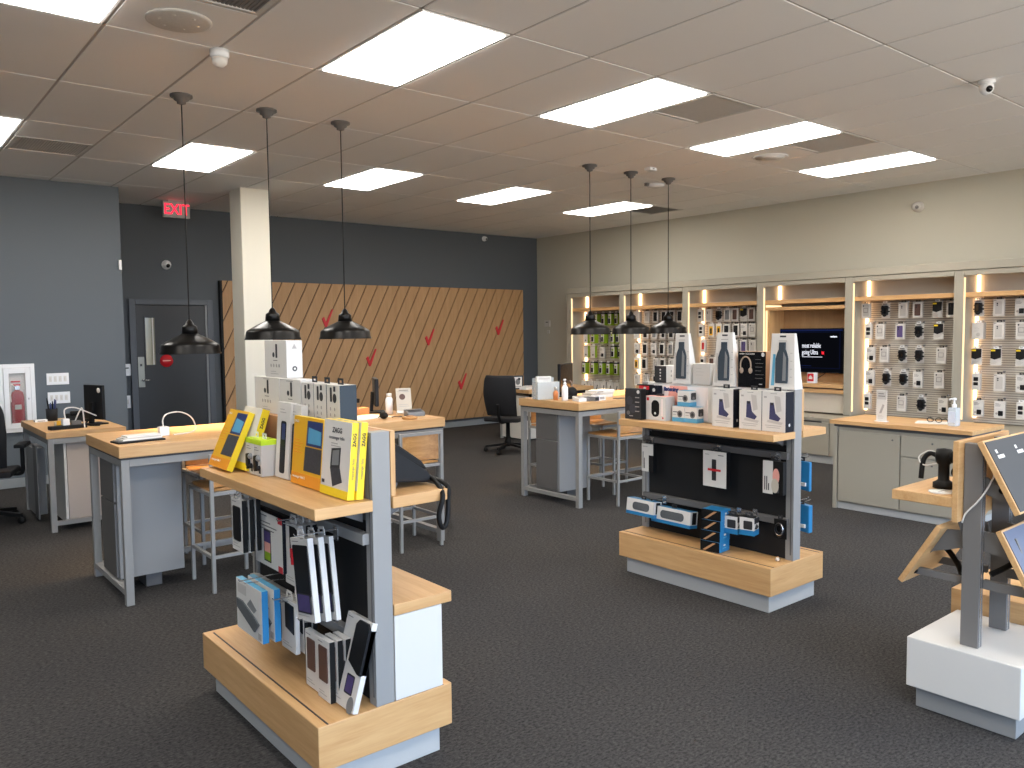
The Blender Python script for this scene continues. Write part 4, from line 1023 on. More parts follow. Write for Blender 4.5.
# telephone on the rear shelf
t = T('desk_telephone', 'black desk telephone on the rear shelf of the front gondola', 'telephone', at1(.175, .2, 1.017))
MB().prism([(-.095, .03), (-.1, .155), (-.075, .165), (.085, .055), (.11, .02), (.1, .008)], -.1, .09, 'y', PLASTB).build('phone_body', t, bevel=.006)
MB().prism([(-.1, .145), (-.085, .175), (-.05, .172), (.06, .095), (.085, .062), (.06, .062), (-.05, .13)], -.1, -.045, 'y', BLACK).build('handset', t, bevel=.008)
MB().prism([(-.05, .0), (-.04, .0), (-.0, .07), (-.03, .07)], -.07, .07, 'y', GREYD).build('stand_leg', t)
mb = MB()
for i in range(3):
    for j in range(4): mb.bar((.0+i*.02, -.02+j*.02, .118-i*.0138), (.01+i*.02, -.02+j*.02, .111-i*.0138), .012, .008, STEELG)
mb.build('keypad', t)
MB().tube(bez([(.1, -.08, .03), (.1, -.13, .015), (.075, -.213, -.02), (.055, -.215, -.09), (.062, -.213, -.13), (.08, -.207, -.145), (.098, -.205, -.12), (.107, -.2, -.05), (.11, -.18, .012), (.11, .02, .025)], 48), .0095, BLACK, 8).build('phone_cord', t)
t = tag(MB().box(-.05, .05, -.06, .06, 0, .012, PAPER).build('note_pad', bevel=.001), 'white note pad beside the black telephone', 'note pad'); t.location = at1(.215, .3, 1.017)

# --- middle gondola
def at2(x, y, z): return (G2X+x, G2Y+y, z)
t = carton('game_controller_box', 'black patterned box at the far end of the middle gondola shelf', 'box', at2(-.20, 1.075, S), .14, .2, .05, INKD, BLACK,
           [('e', -.03, .12, .028, .028, KEYS), ('e', .0, .07, .032, .03, KEYS), ('e', -.04, .04, .014, .014, INK), ('e', .045, .18, .012, .012, WHITE)] + [('r', .02, .055, .05+i*.03, .056+i*.03, INKL) for i in range(4)] + [('r', -.03, .0, .018, .024, INKL)])
t = carton('speaker_box', 'white and coral box picturing a black speaker', 'box', at2(-.15, .925, S), .165, .155, .09, WHITE, PALE,
           [('p', rrect(-.035, .03, .022, .13, .03, 6), BLACK), ('e', -.004, .045, .008, .008, WHITE), ('r', -.075, -.055, .125, .145, RED), ('r', .045, .06, .03, .14, BLUSH), ('e', .06, .018, .006, .006, RED)], faces={'+z': PINK})
MB().box(-.02, .02, .03, .06, .156, .168, INKD).build('handle', t)
def camblue(lab, x, y, z): 
    t = carton('camera_mount_box', lab, 'box', at2(x, y, z), .094, .098, .08, WHITE, WHITE, [('r', -.047, .047, 0, .026, BLUEL), ('e', .014, .05, .02, .022, INK), ('e', .014, .05, .011, .012, INKD), ('r', -.04, -.004, .058, .064, INK), ('r', -.04, -.015, .042, .046, INKL)], group='blue camera boxes', faces={'+z': BLUEL})
    mb = MB().box(-.04, .04, -.0008, 0, 0, .026, BLUEL).prism(rrect(-.024, .026, .04, .085, .008), -.0008, 0, 'y', INKD).prism(ell(.0, .05, .012, .012), -.0012, -.0008, 'y', INK)
    mb.xf(Matrix.Translation((.047, .04, 0)) @ Matrix.Rotation(PI/2, 4, 'Z')).build('side_print', t)
camblue('small blue and white camera box, farther of the lower pair', -.11, .775, S); camblue('small blue and white camera box, nearer of the lower pair', -.105, .68, S); camblue('small blue and white camera box stacked on top of two others', -.108, .735, S+.1)
def footbox(lab, y, w=.15):
    it = [('p', [(-.028, .07), (.03, .06), (.045, .078), (.012, .105), (.0, .165), (-.024, .165)], INDIGO), ('p', [(-.02, .15), (-.003, .15), (-.003, .165), (-.02, .165)], INKD), ('p', [(-.042, .052), (.05, .042), (.06, .056), (-.038, .066)], PALE)]
    it += [('r', -.055, .05, .033, .036, INKL), ('r', -.045, .04, .022, .025, INKL), ('r', -.02, .02, .215, .217, INK), ('r', -.062, -.045, .19, .2, INKL)] + [('p', [(.02, .11), (.05, .12), (.04, .2), (.005, .205)], PALE)]
    t = carton('massage_boot_box', lab, 'box', at2(-.135, y, S), w, .228, .085, WHITE, NIGHT, it, group='white boxes with dark sides', tab=True, faces={'+z': WHITE})
    mb = MB().prism(ell(0, .04, .008, .009), -.001, 0, 'y', WHITE); mb.xf(Matrix.Translation((w/2, .04, 0)) @ Matrix.Rotation(PI/2, 4, 'Z')).build('side_print', t)
footbox('white box with violet print, next to the blue camera boxes', .42); footbox('white box with violet print, middle of three', .228); footbox('white box with violet print and dark side nearest the gondola end', .075)
carton('game_box', 'black and red box peeking over the black patterned box', 'box', at2(-.105, 1.075, S), .1, .222, .055, BLACK, BLACK, [('r', -.04, .055, .19, .215, RED), ('r', -.055, -.03, .195, .215, TAN), ('e', .02, .2, .012, .008, WHITE)])
carton('earphone_box', 'dark box with a white dot behind the coral topped speaker box', 'box', at2(-.098, .985, S), .06, .218, .05, NIGHT, NIGHT, [('e', .0, .19, .012, .012, WHITE), ('r', -.03, .03, .1, .16, KEYS)])
# on the header
H2 = 1.2525
carton('action_camera_box', 'box with a black end and white side under the middle pendant', 'box', at2(-.045, .975, H2), .1, .11, .2, INKD, WHITE, [('e', 0, .025+i*.02, .006, .006, WHITE) for i in range(4)], faces={'+x': WHITE})
mb = MB()
for i in range(3):
    for j in range(2): mb.prism(ell(-.05+i*.035, .045+j*.03, .006, .008), -.001, 0, 'y', INKL)
mb.prism([(.055, .02), (.085, .015), (.08, .06), (.07, .1)], -.001, 0, 'y', INKD)
o = bpy.data.objects['action_camera_box']; mb.xf(Matrix.Translation((.05, .1, 0)) @ Matrix.Rotation(PI/2, 4, 'Z')).build('side_print', o)
def bottlebox(lab, y, wb, wt, h):
    t = T('bottle_box', lab, 'box', at2(-.05, y, H2), FX, 'tall bottle boxes'); d = .085; dt = .02
    vs = [(-wb/2, 0, 0), (wb/2, 0, 0), (wb/2, d, 0), (-wb/2, d, 0), (-wt/2, .01, h), (wt/2, .01, h), (wt/2, .01+dt, h), (-wt/2, .01+dt, h)]
    MB().add(vs, [(3, 2, 1, 0), (4, 5, 6, 7), (0, 1, 5, 4), (1, 2, 6, 5), (2, 3, 7, 6), (3, 0, 4, 7)], WHITE).box(-.02, .02, .009, .0105, h-.022, h-.012, INKD).build('box_body', t, bevel=.002)
    M = Matrix(((1, 0, 0, 0), (0, 1, .01/h, 0), (0, 0, 1, 0), (0, 0, 0, 1)))
    bot = [(-.036, .035), (.036, .035), (.038, .05), (.038, .175), (.03, .205), (.019, .228), (.019, .268), (-.019, .268), (-.019, .228), (-.03, .205), (-.038, .175), (-.038, .05)]
    MB().prism(bot, -.010, .002, 'y', SLATEB).prism([(.008, .05), (.03, .05), (.03, .18), (.012, .215)], -.012, -.010, 'y', STEELG).xf(M).build('bottle', t, bevel=.003)
    mb = MB().box(-.025, .025, -.0012, .001, h-.045, h-.04, INKL)
    for q in range(4): mb.box(wb*.30, wb*.38, -.0012, .001, .07+q*.045, .073+q*.045, INKL)
    mb.prism([(-wb*.42, .02), (-wb*.3, .02), (-wb*.27, .2), (-wb*.36, .2)], -.0012, .001, 'y', BLUEL if 'nearest' in lab else PALE)
    mb.xf(M).build('printed_artwork', t)
bottlebox('tall tapered bottle box on the gondola, farthest of three', .80, .145, .10, .322)
bottlebox('tall tapered bottle box in the middle, beside the headphone box', .475, .165, .11, .326)
bottlebox('tall tapered bottle box nearest the wall screen', .08, .165, .145, .318)
carton('accessory_carton', 'plain pale grey carton between two tall bottle boxes', 'box', at2(-.045, .645, H2), .135, .132, .085, PALE, WHITE, lines(-.04, .03, .1, 3, .02, INKL))
SAND = mat('sand_print', '#a8917e', .5)
it = [('t', 'NOISE CANCELING', .012, -.085, .198, WHITE, 'LEFT'), ('e', .075, .195, .01, .012, WHITE)] + lines(.025, .085, .165, 6, .022, INK, .002) + lines(.05, .085, .02, 1, .02, WHITE, .004)
t = carton('headphone_box', 'black box with beige headphones and tan side', 'box', at2(-.04, .285, H2), .19, .212, .08, BLACKG, TAN, it)
hp = [(-.04+.036*math.cos(a), -.003, .13+.052*math.sin(a)) for a in [PI*(-.15+1.3*i/20) for i in range(21)]]
MB().tube(hp, .0045, SAND, 8).ball((-.07, -.002, .1), .014, SAND, 8, (1, .4, 1.3)).ball((-.008, -.002, .1), .014, SAND, 8, (1, .4, 1.3)).build('headphones', t)
# hung on the upper rail
t = carton('webcam_box', 'white and black box hanging at the far end of the upper rail', 'package', at2(-.115, 1.025, .665), .1, .185, .035, WHITE, BLACK, [('r', .012, .05, 0, .11, PLASTB), ('r', -.04, -.034, .02, .13, INKD), ('r', -.028, -.022, .02, .09, INKD)] + lines(-.04, .03, .165, 1, .01, INK), tab=True)
t = carton('remote_box', 'white box with a black remote hanging mid upper rail', 'package', at2(-.115, .49, .638), .172, .22, .04, WHITE, BLACK, [('p', rrect(-.02, .012, .04, .17, .005), INKD), ('r', -.05, .045, .098, .112, RED), ('r', .025, .065, .195, .2, INK), ('r', -.07, -.04, .195, .2, INKL)], tab=True)
t = carton('portable_speaker_box', 'white and black box with coral and cream circles, near end of upper rail', 'package', at2(-.115, .088, .655), .13, .19, .035, BLACK, BLACK, [('r', -.065, .0, 0, .19, WHITE), ('p', [(.0, .01), (.04, .01), (.04, .14), (.0, .14)], KEYS), ('e', .02, .105, .022, .045, PINK), ('e', .014, .05, .024, .042, CREAM), ('r', -.055, -.049, .02, .1, INKD), ('r', -.042, -.036, .02, .1, INKD), ('r', -.03, -.024, .02, .06, INKD)], tab=True)
for y in (1.025, .49, .088): hook_on(g2, -.064, -.135, y, .88)
def spk(lab, x, y, z, w):
    t = T('soundbar_box', lab, 'package', at2(x, y, z), FX, 'blue speaker boxes', rot=(-.12, 0, FX))
    MB().box(-w/2, w/2, 0, .075, .0, .105, WHITE, {'+z': BLUE, '+y': BLUE}).box(-w/2-.0005, w/2+.0005, -.0008, .0755, .0, .022, BLUE).build('box_body', t, bevel=.002)
    MB().prism(rrect(-w*.26, w*.34, .034, .085, .022, 6), -.006, 0, 'y', FABG).build('speaker', t, bevel=.002)
    hang_tab(t, .04, .105, .07)
    MB().box(w/2, w/2+.001, .02, .06, .025, .1, BLACK).build('side_window', t)
spk('blue and white soundbar box at the far end of the lower rail', -.2, 1.02, .385, .235); spk('blue and white soundbar box overlapping in front, nearer one', -.17, .79, .36, .31)
for k, z in enumerate((.2695, .3325, .3955, .4585)):
    t = carton('cable_pack_box', ['bottom blue box of the stack standing on the base', 'second blue box from the bottom of the stack', 'third blue box from the bottom of the stack', 'topmost blue box of the stack under the lower rail'][k], 'box', at2(-.225+.004*k, .44, z), .13, .062, .115, BLACK, BLUE, [('p', [(-.05, .005), (-.03, .005), (.04, .055), (.02, .055)], TAN)], rz=FX+.1, group='stacked blue boxes')
    mb = MB().prism(ell(.0, .04, .012, .006), -.0008, 0, 'y', WHITE).box(-.02, .02, -.0008, 0, .02, .026, BLUEL); mb.xf(Matrix.Translation((.065, .0575, 0)) @ Matrix.Rotation(PI/2, 4, 'Z')).build('side_print', t)
def cam2(lab, x, y, z, rz):
    t = carton('sport_camera_box', lab, 'package', at2(x, y, z), .09, .105, .07, WHITE, WHITE, [('r', -.045, .045, 0, .03, BLUE), ('p', rrect(-.02, .034, .035, .085, .006), INKD)] , rz=rz, group='lower rail camera boxes', faces={'+z': BLACK}, tab=True)
    mb = MB().box(-.035, .035, -.0008, 0, 0, .032, BLUE).box(-.033, .033, -.001, 0, .07, .104, INKD).prism([(-.03, .04), (0, .034), (.03, .046), (0, .066)], -.0012, 0, 'y', INKD); mb.xf(Matrix.Translation((.045, .035, 0)) @ Matrix.Rotation(PI/2, 4, 'Z')).build('side_print', t)
cam2('blue based sport camera box beside the blue stack, farther one', -.155, .345, .385, FX+.15); cam2('blue based sport camera box beside the blue stack, nearer one', -.15, .235, .395, FX+.2)
hook_on(g2, -.064, -.17, .345, .515); hook_on(g2, -.064, -.17, .235, .525); hook_on(g2, -.064, -.2, .92, .5)
t = T('cable_bundle', 'black and silver cable pack hanging at the near end of the lower rail', 'package', at2(-.1, .055, .40), FX)
MB().box(-.04, .04, .012, .016, 0, .11, BLACK).build('backing_card', t)
for k in range(3): MB().tube([(.026*math.cos(a)*(1-.12*k), -.004*k+.004, .05+.038*math.sin(a)*(1-.15*k)+.004*k) for a in [2*PI*i/18 for i in range(18)]], .006, (CHROME if k == 1 else PLASTB), 8, True).build('coiled_cable', t)
hang_tab(t, .03, .11, .03)
t = tag(MB().ball((0, 0, .012), .0125, CREAM, 10, (1.15, .9, .95)).box(-.004, .004, -.004, .004, .02, .027, KRAFT).build('cork_ball'), 'tiny cream ball lying on the gondola base corner', 'ball'); t.location = at2(-.105, .06, .2695)
for k, (z, hh, w) in enumerate([(.655, .18, .025), (.41, .17, .04)]):
    t = T('accessory_pouch', ['bright blue pack hanging on the far side of the middle gondola, upper one', 'bright blue pack hanging on the far side of the middle gondola, lower one'][k], 'package', at2(.085, .035, z), PI/2, 'far side blue packs')
    MB().prism([(-.05, 0), (.05, .012), (.055, hh), (-.05, hh-.01)], -.012-w, -.012, 'y', BLUE).build('pack_body', t, bevel=.004)
    art(t, [('r', -.03, .03, .03, .05, WHITE)], -.013-w); hang_tab(t, .04, hh-.005, -.03)
hook_on(g2, .03, .155, .035, .86); hook_on(g2, .03, .175, .035, .60)
# ------------------------------------------------------------------ white based tablet fixture at the right
t = T('tablet_display_stand', 'grey post tablet display fixture on a white base', 'display fixture', (3.38, 1.305, 0)); g3 = t
MB().box(0, .50, -.215, .215, .095, .304, WLAM).build('base_box', t, bevel=.004)
MB().box(.04, .46, -.19, .19, .001, .095, GREY).build('plinth', t, bevel=.002)
for x in (.07, .365):
    p = MB().box(x, x+.04, -.034, .034, .305, .822+.31, POSTG).build('post', t, bevel=.002)
    MB().box(x+.006, x+.014, -.0365, -.0342, .31, 1.12, CHROME).box(x+.026, x+.034, -.0365, -.0342, .31, 1.12, CHROME).build('post_track', p)
rb = MB().box(.505, 1.05, -.32, .245, .12, .397, WY).build('rear_base', t, bevel=.003)
MB().box(.53, 1.02, -.29, .215, .001, .12, GREY).build('plinth', t)
# L shelf on the far side
MB().box(.02, .54, .036, .058, .815, 1.142, WX).build('shelf_back_board', t, bevel=.002)
MB().box(.02, .50, .059, .30, .872, .914, WX).build('display_shelf', t, bevel=.003)
MB().prism([(.036, .75), (.036, .814), (.058, .814)], .075, .09, 'x', GREYD).build('shelf_bracket', t)
def slant(y0, z0, y1, z1, x0, x1, faced, name):
    """tablet panel between an upper inner edge and a lower outer edge"""
    dv = Vector((0, y1-y0, z1-z0)); n = Vector((0, -dv.z, dv.y)); n.normalize()
    if n.z < 0: n = -n
    a = Vector((0, y0, z0)); b = Vector((0, y1, z1)); th = .022
    q = [a, b, b-n*th, a-n*th]
    o = MB().prism([(v.y, v.z) for v in q], x0, x1, 'x', WX).build(name, t, bevel=.002)
    e = dv.normalized()*.008
    q = [a+e+n*.003, b-e+n*.003, b-e-n*.001, a+e-n*.001]
    MB().prism([(v.y, v.z) for v in q], x0+.01, x1-.01, 'x', faced).build('panel_face', o)
    return o, a, b, n
o, a, b, n = slant(-.045, 1.152, -.185, .884, .03, .50, TABS, 'tablet_panel')
u = (b-a).normalized()
for k, f in enumerate((.10, .27)):
    mb = MB()
    for (fa, fb, wa, wb2) in ((.045, .06, 0, .018), (.068, .082, -.0, .062)):
        c0 = a+u*fa; c1 = a+u*fb
        xs = .03+.06+k*.2
        q = [c0+n*.0036, c1+n*.0036, c1+n*.003, c0+n*.003]
        mb.prism([(v.y, v.z) for v in q], xs+wa, xs+wb2, 'x', WHITE)
    mb.build('printed_caption', o)
o2, a, b, n = slant(-.12, .81, -.255, .548, .03, .50, mat('blue_grey_tablet_face', '#656b7c', .5, 0, .02, 3, spec=.2), 'tablet_panel')
u = (b-a).normalized(); c0 = a+u*.16; q = [c0+n*.0036, c0+u*.03+n*.0036, c0+u*.03+n*.003, c0+n*.003]
MB().prism([(v.y, v.z) for v in q], .09, .15, 'x', WHITE).build('printed_caption', o2)
o3, a, b, n = slant(.115, .79, .268, .532, .02, .50, TABS, 'tablet_panel')
for x in (.1, .33):
    MB().box(x, x+.02, .034, .245, .548, .578, POSTG).build('panel_arm', t, bevel=.002)
    MB().box(x, x+.02, -.235, -.037, .545, .583, POSTG).build('panel_arm', t, bevel=.002)
    MB().prism([(.034, .70), (.034, .77), (.125, .76), (.21, .62), (.16, .66)], x, x+.012, 'x', POSTG).build('panel_arm', t)
    MB().prism([(-.037, .93), (-.037, 1.0), (-.15, .93), (-.13, .90)], x, x+.012, 'x', POSTG).build('panel_arm', t)
    MB().prism([(-.037, .70), (-.037, .78), (-.15, .77), (-.19, .67)], x, x+.012, 'x', POSTG).build('panel_arm', t)
mb = MB()
for (y, z) in ((.235, .563), (-.225, .56), (-.1, .965)): mb.lathe([(.012, -.012), (.012, .0)], (0, 0, 0), BLACK, 14).xf(Matrix.Identity(4))
mb = MB()
for (y, z) in ((.232, .563), (-.215, .565), (-.1, .955)):
    s0 = len(mb.v); mb.lathe([(.013, 0), (.013, .012), (.008, .016)], (0, 0, 0), BLACK, 14); mb.xf(Matrix.Translation((.1, y, z)) @ Matrix.Rotation(-PI/2, 4, 'Y'), s0)
mb.build('arm_bolt', t)
MB().tube(bez([(.14, .06, .575), (.2, .1, .60), (.26, .16, .63), (.3, .2, .64)]), .012, BLACK, 8).build('security_cable', t)
MB().tube(bez([(.14, -.05, .60), (.2, -.09, .63), (.28, -.14, .68)]), .012, BLACK, 8).build('security_cable', t)
MB().tube(bez([(.062, .034, .81), (.060, .02, .85), (.060, -.02, .90), (.075, -.05, .955), (.12, -.07, 1.03)]), .0035, WHITE, 6).build('charging_cable', t)
def at3(x, y, z): return (3.38+x, 1.305+y, z)
t = T('device_mount', 'black articulated device mount on the wooden shelf of the tablet fixture', 'device mount', at3(.2, .165, .915))
MB().lathe([(.042, 0), (.042, .022), (.028, .03), (.022, .036), (.022, .1), (.032, .11), (.036, .14), (.03, .165), (.0001, .17)], (0, 0, 0), BLACK, 20).build('stand', t)
MB().tube(bez([(0, .02, .13), (.01, .06, .14), (.0, .085, .11), (-.01, .09, .03)]), .0105, BLACK, 8).build('hook_arm', t)
MB().ball((0, -.04, .135), .026, BLACK, 10).ball((.01, -.05, .07), .024, BLACK, 10).tube(bez([(0, -.02, .15), (0, -.06, .13), (.01, -.06, .07)]), .012, BLACK, 8).build('clamp', t)
MB().tube(bez([(0, .03, .10), (-.01, .08, .09), (0, .105, .12), (.01, .07, .15), (0, .03, .15)]), .003, WHITE, 6).build('white_cable', t)
t = tag(MB().lathe([(.05, 0), (.05, .004), (.0001, .005)], (0, 0, 0), PAPER, 24).box(-.03, .03, -.004, .004, .004, .006, INKL).build('paper_disc'), 'white paper disc lying beside the black device mount', 'paper'); t.location = at3(.1, .13, .9145)

# ------------------------------------------------------------------ things on the sanitizer counter
Z = .7905
t = T('sanitizer_bottle', 'clear pump sanitizer bottle standing on the greige counter', 'bottle', (6.95, 2.785, Z))
MB().prism(rrect(-.045, .045, -.035, .035, .015), 0, .15, 'z', PUMP).build('bottle', t, bevel=.006)
MB().box(-.0465, -.0455, -.028, .028, .03, .12, mat('bottle_label', '#c3cede', .5, 0, .1, 60)).build('bottle_label', t)
MB().lathe([(.018, .15), (.018, .175), (.008, .178), (.006, .21), (.016, .212), (.014, .228), (.006, .23)], (0, 0, 0), WHITEG, 16).tube([(0, 0, .221), (-.02, .02, .221), (-.03, .03, .21)], .006, WHITEG, 8).build('pump', t)
t = tag(MB().box(-.1, .1, -.12, .12, 0, .003, PAPER).build('paper_sheet'), 'white paper lying beside the sanitizer bottle', 'paper'); t.location = (7.05, 3.0, Z); t.rotation_euler = (0, 0, .3)
t = T('eyeglasses', 'dark rimmed glasses lying on the white paper', 'glasses', (7.06, 2.98, Z+.004))
mb = MB()
for s in (-1, 1): mb.tube([(-.01, s*.034+.026*math.cos(2*PI*i/16), .022+.019*math.sin(2*PI*i/16)) for i in range(16)], .003, INKD, 6, True)
mb.build('rims', t); MB().tube(bez([(-.01, .06, .03), (.06, .065, .03), (.1, .06, .006)]), .003, INKD, 6).tube(bez([(-.01, -.06, .03), (.06, -.065, .03), (.1, -.06, .006)]), .003, INKD, 6).build('temples', t)
t = T('price_stand', 'narrow white upright price card standing at the far end of the counter', 'card stand', (6.86, 3.34, Z), FX)
MB().box(-.05, .05, -.03, .03, 0, .006, WHITEG).build('stand_base', t); MB().box(-.045, .045, -.002, .002, .006, .27, WHITE).build('card', t)
art(t, [('r', -.04, .04, .19, .26, PALE), ('r', -.03, .03, .215, .222, INK), ('r', -.03, .02, .235, .242, INK), ('p', [(-.02, .07), (0, .07), (.025, .14), (.01, .15)], INKL)] + lines(-.03, .03, .05, 3, .012), -.0035)

# ------------------------------------------------------------------ things on the left high table
ZT = .9535
t = T('device_tray', 'black tray with white papers and charger on the left high table', 'tray', (1.345, 5.24, ZT), .12)
MB().box(-.14, .14, -.065, .065, 0, .01, BLACK).box(-.13, .13, -.055, .055, .01, .014, GREYD).build('tray', t, bevel=.004)
tt = tag(MB().box(-.11, .125, -.055, .055, 0, .01, PAPER).box(-.10, .12, -.05, .045, .01, .016, PALE).box(-.08, .122, -.045, .05, .016, .026, PAPER).build('paper_stack', bevel=.001), 'stack of white paper lying on the black tray', 'paper'); tt.location = (1.345, 5.24, ZT+.0145); tt.rotation_euler = (0, 0, .12)
t = T('power_adapter', 'white cube charger with a looped white cable on the left high table', 'charger', (1.545, 5.42, ZT))
MB().box(-.03, .03, -.03, .03, 0, .058, WHITEG).build('adapter_body', t, bevel=.006)
MB().tube(bez([(0, 0, .055), (0, .005, .1), (.03, .02, .135), (.12, .05, .14), (.2, .08, .1), (.235, .1, .03), (.2, .05, .005), (.12, -.02, .005), (.05, -.04, .006)], 40), .0042, WHITE, 6).build('charging_cable', t)
t = tag(MB().box(-.20, .20, -.13, .13, 0, .003, PAPER).box(-.18, .12, -.12, .1, .003, .006, PAPER).build('paper_sheets'), 'loose white papers spread on the left high table behind the watch boxes', 'paper'); t.location = (3.0, 5.45, ZT); t.rotation_euler = (0, 0, .2)
t = T('kraft_box', 'small open brown box on the left high table behind the watch boxes', 'box', (3.02, 5.72, ZT))
MB().box(-.075, .075, -.05, .05, 0, .06, KRAFT).box(.08, .17, -.04, .05, 0, .05, KRAFT).build('box_body', t, bevel=.001); MB().box(-.075, .075, -.075, -.052, .045, .05, TAN).build('flap', t)
t = T('barcode_scanner', 'black scanner in a cradle on the left high table', 'scanner', (3.0, 5.82, ZT))
MB().box(-.05, .16, -.04, .04, .0, .012, BLACK).bar((.12, 0, .01), (.12, 0, .1), .02, .03, BLACK).bar((-.06, 0, .12), (.17, 0, .1), .05, .035, BLACK).build('cradle', t, bevel=.004)
MB().bar((-.06, 0, .15), (.0, .0, .21), .05, .045, BLACK).bar((-.03, 0, .18), (-.07, 0, .1), .035, .03, BLACK).build('scanner_head', t, bevel=.006)
def monitor(label, loc, rz, w, h, zs, stand='flat'):
    t = T('monitor', label, 'monitor', loc, rz)
    MB().box(-w/2, w/2, 0, .03, zs, zs+h, PLASTB).build('monitor_body', t, bevel=.006)
    MB().box(-w/2+.012, w/2-.012, -.0015, 0, zs+.012, zs+h-.012, BLACKG).build('monitor_screen', t)
    MB().box(-w*.3, w*.3, -.06, .1, 0.0, .012, BLACK).bar((0, .05, .01), (0, .04, zs+h*.5), .05, .025, BLACK).build('monitor_stand', t, bevel=.003)
    return t
monitor('thin black register monitor seen edge on beside the white leaflet stand', (3.3, 5.74, ZT), 1.12, .3, .22, .06)
t = T('leaflet_stand', 'white leaflet with a dark oval leaning on the left high table', 'leaflet stand', (3.36, 5.42, ZT), -.55, None, rot=(-.3, 0, -.35))
MB().box(-.06, .06, 0, .004, .02, .215, CREAM).build('leaflet', t); MB().box(-.065, .065, -.02, .012, 0.012, .03, WHITEG).build('easel_foot', t)
art(t, [('e', -.012, .145, .024, .024, BROWN), ('r', -.045, .045, .185, .19, INKL), ('r', -.04, .03, .08, .084, INKL), ('r', -.04, .04, .066, .07, INKL), ('r', -.035, .04, .195, .2, INK)])
t = T('clear_tub', 'white capped bottle behind the leaflet on the left high table', 'bottle', (3.30, 5.56, ZT))
MB().lathe([(.03, 0), (.03, .12), (.02, .135)], (0, 0, 0), WHITEG, 18).build('bottle', t); MB().lathe([(.022, .135), (.022, .165), (.0001, .167)], (0, 0, 0), WHITE, 18).build('cap', t)
t = T('card_terminal', 'grey payment terminal on the left high table by the leaflet', 'payment terminal', (3.37, 5.3, ZT), -.2)
MB().prism([(-.05, 0), (.05, 0), (.05, .05), (-.05, .03)], -.07, .07, 'x', STEELG).build('terminal_body', t, bevel=.004); MB().box(-.055, .055, -.03, .03, .046, .05, INK).build('terminal_screen', t)
MB().tube(bez([(-.07, -.02, .01), (-.12, -.05, .006), (-.16, -.02, .006), (-.2, -.05, .006)]), .004, INKD, 6).build('cable', t)
t = tag(MB().lathe([(.055, 0), (.06, .004), (.06, .018), (.05, .02), (.0001, .02)], (0, 0, 0), STOOLW, 24).lathe([(.03, .02), (.028, .024), (.0001, .025)], (0, 0, 0), KRAFT, 20).build('wooden_dish'), 'round wooden dish on the left high table edge', 'dish'); t.location = (3.22, 5.13, ZT)
t = T('computer_mouse', 'black mouse beside the papers on the left high table', 'mouse', (3.08, 5.27, ZT))
MB().ball((0, 0, .006), .035, BLACK, 10, (.8, 1.3, .75)).xf(Matrix.Identity(4)).build('mouse_body', t); t.location.z = ZT+.021
MB().tube(bez([(0, .04, .0), (.0, .09, -.018), (.05, .13, -.018)]), .003, BLACK, 6).build('cable', t)

# ------------------------------------------------------------------ things on the middle high table
t = T('leaflet_holder', 'clear acrylic leaflet holder full of papers on the middle high table', 'leaflet holder', (5.11, 5.72, ZT), -.25)
mb = MB()
mb.box(-.115, .115, -.06, -.056, 0, .165, ACRYL).box(-.115, .115, .056, .06, 0, .2, ACRYL).box(-.115, -.111, -.056, .056, 0, .165, ACRYL).box(.111, .115, -.056, .056, 0, .165, ACRYL).box(-.111, .111, -.056, .056, 0, .004, ACRYL)
mb.build('acrylic_box', t)
MB().box(-.10, .10, -.05, -.02, .005, .16, mat('leaflet_print', '#cfcfc9', .6, 0, .15, 45)).build('leaflets', t)
MB().box(-.09, .06, .0, .03, .005, .215, PAPER).box(-.075, .045, -.002, 0, .185, .205, PALE).build('cards', t)
t = T('sanitizer_bottle', 'slim white pump bottle on the middle high table', 'bottle', (5.115, 5.46, ZT))
MB().lathe([(.028, 0), (.03, .01), (.03, .12), (.014, .145)], (0, 0, 0), WHITEG, 20).build('bottle', t)
MB().lathe([(.014, .145), (.014, .165), (.006, .168), (.006, .185), (.014, .187), (.012, .2), (.0001, .201)], (0, 0, 0), WHITEG, 14).tube([(0, 0, .193), (-.03, -.015, .19)], .005, WHITEG, 6).build('pump', t)
t = T('spray_bottle', 'small amber bottle standing left of the white pump bottle', 'bottle', (5.10, 5.57, ZT))
MB().lathe([(.024, 0), (.024, .07), (.012, .09)], (0, 0, 0), SKINO, 18).build('bottle', t); MB().lathe([(.013, .09), (.013, .12), (.0001, .122)], (0, 0, 0), PALE, 14).build('cap', t)
t = T('barcode_scanner', 'black round backed card reader on the middle high table', 'card reader', (5.3, 5.56, ZT), -.3)
MB().ball((0, 0, .055), .055, BLACK, 12, (1.0, .8, 1.05)).box(-.05, .05, -.045, .045, 0, .03, BLACK).build('reader_body', t, bevel=.002); MB().tube(bez([(.0, 0, .11), (.0, .0, .15), (.0, .04, .17)]), .006, INK, 6).build('stalk', t)
t = T('card_terminal', 'white and grey payment terminal at the front of the middle high table', 'payment terminal', (5.17, 5.3, ZT), -.2)
MB().prism([(-.06, 0), (.06, 0), (.06, .045), (-.06, .03)], -.06, .02, 'x', WHITEG).prism([(-.05, 0), (.05, 0), (.05, .04), (-.05, .025)], .02, .07, 'x', INK).build('terminal_body', t, bevel=.004); MB().box(-.05, .01, -.04, .03, .0405, .046, PALE).build('terminal_screen', t)
t = T('card_terminal', 'second white device with dark front beside the payment terminal', 'payment terminal', (5.27, 5.25, ZT), .1)
MB().box(-.03, .03, -.05, .05, 0, .04, STEELG).box(-.027, .027, -.053, -.05, .006, .034, INKD).build('terminal_body', t, bevel=.004); MB().box(-.02, .02, -.03, .03, .0405, .044, WHITEG).build('terminal_screen', t)
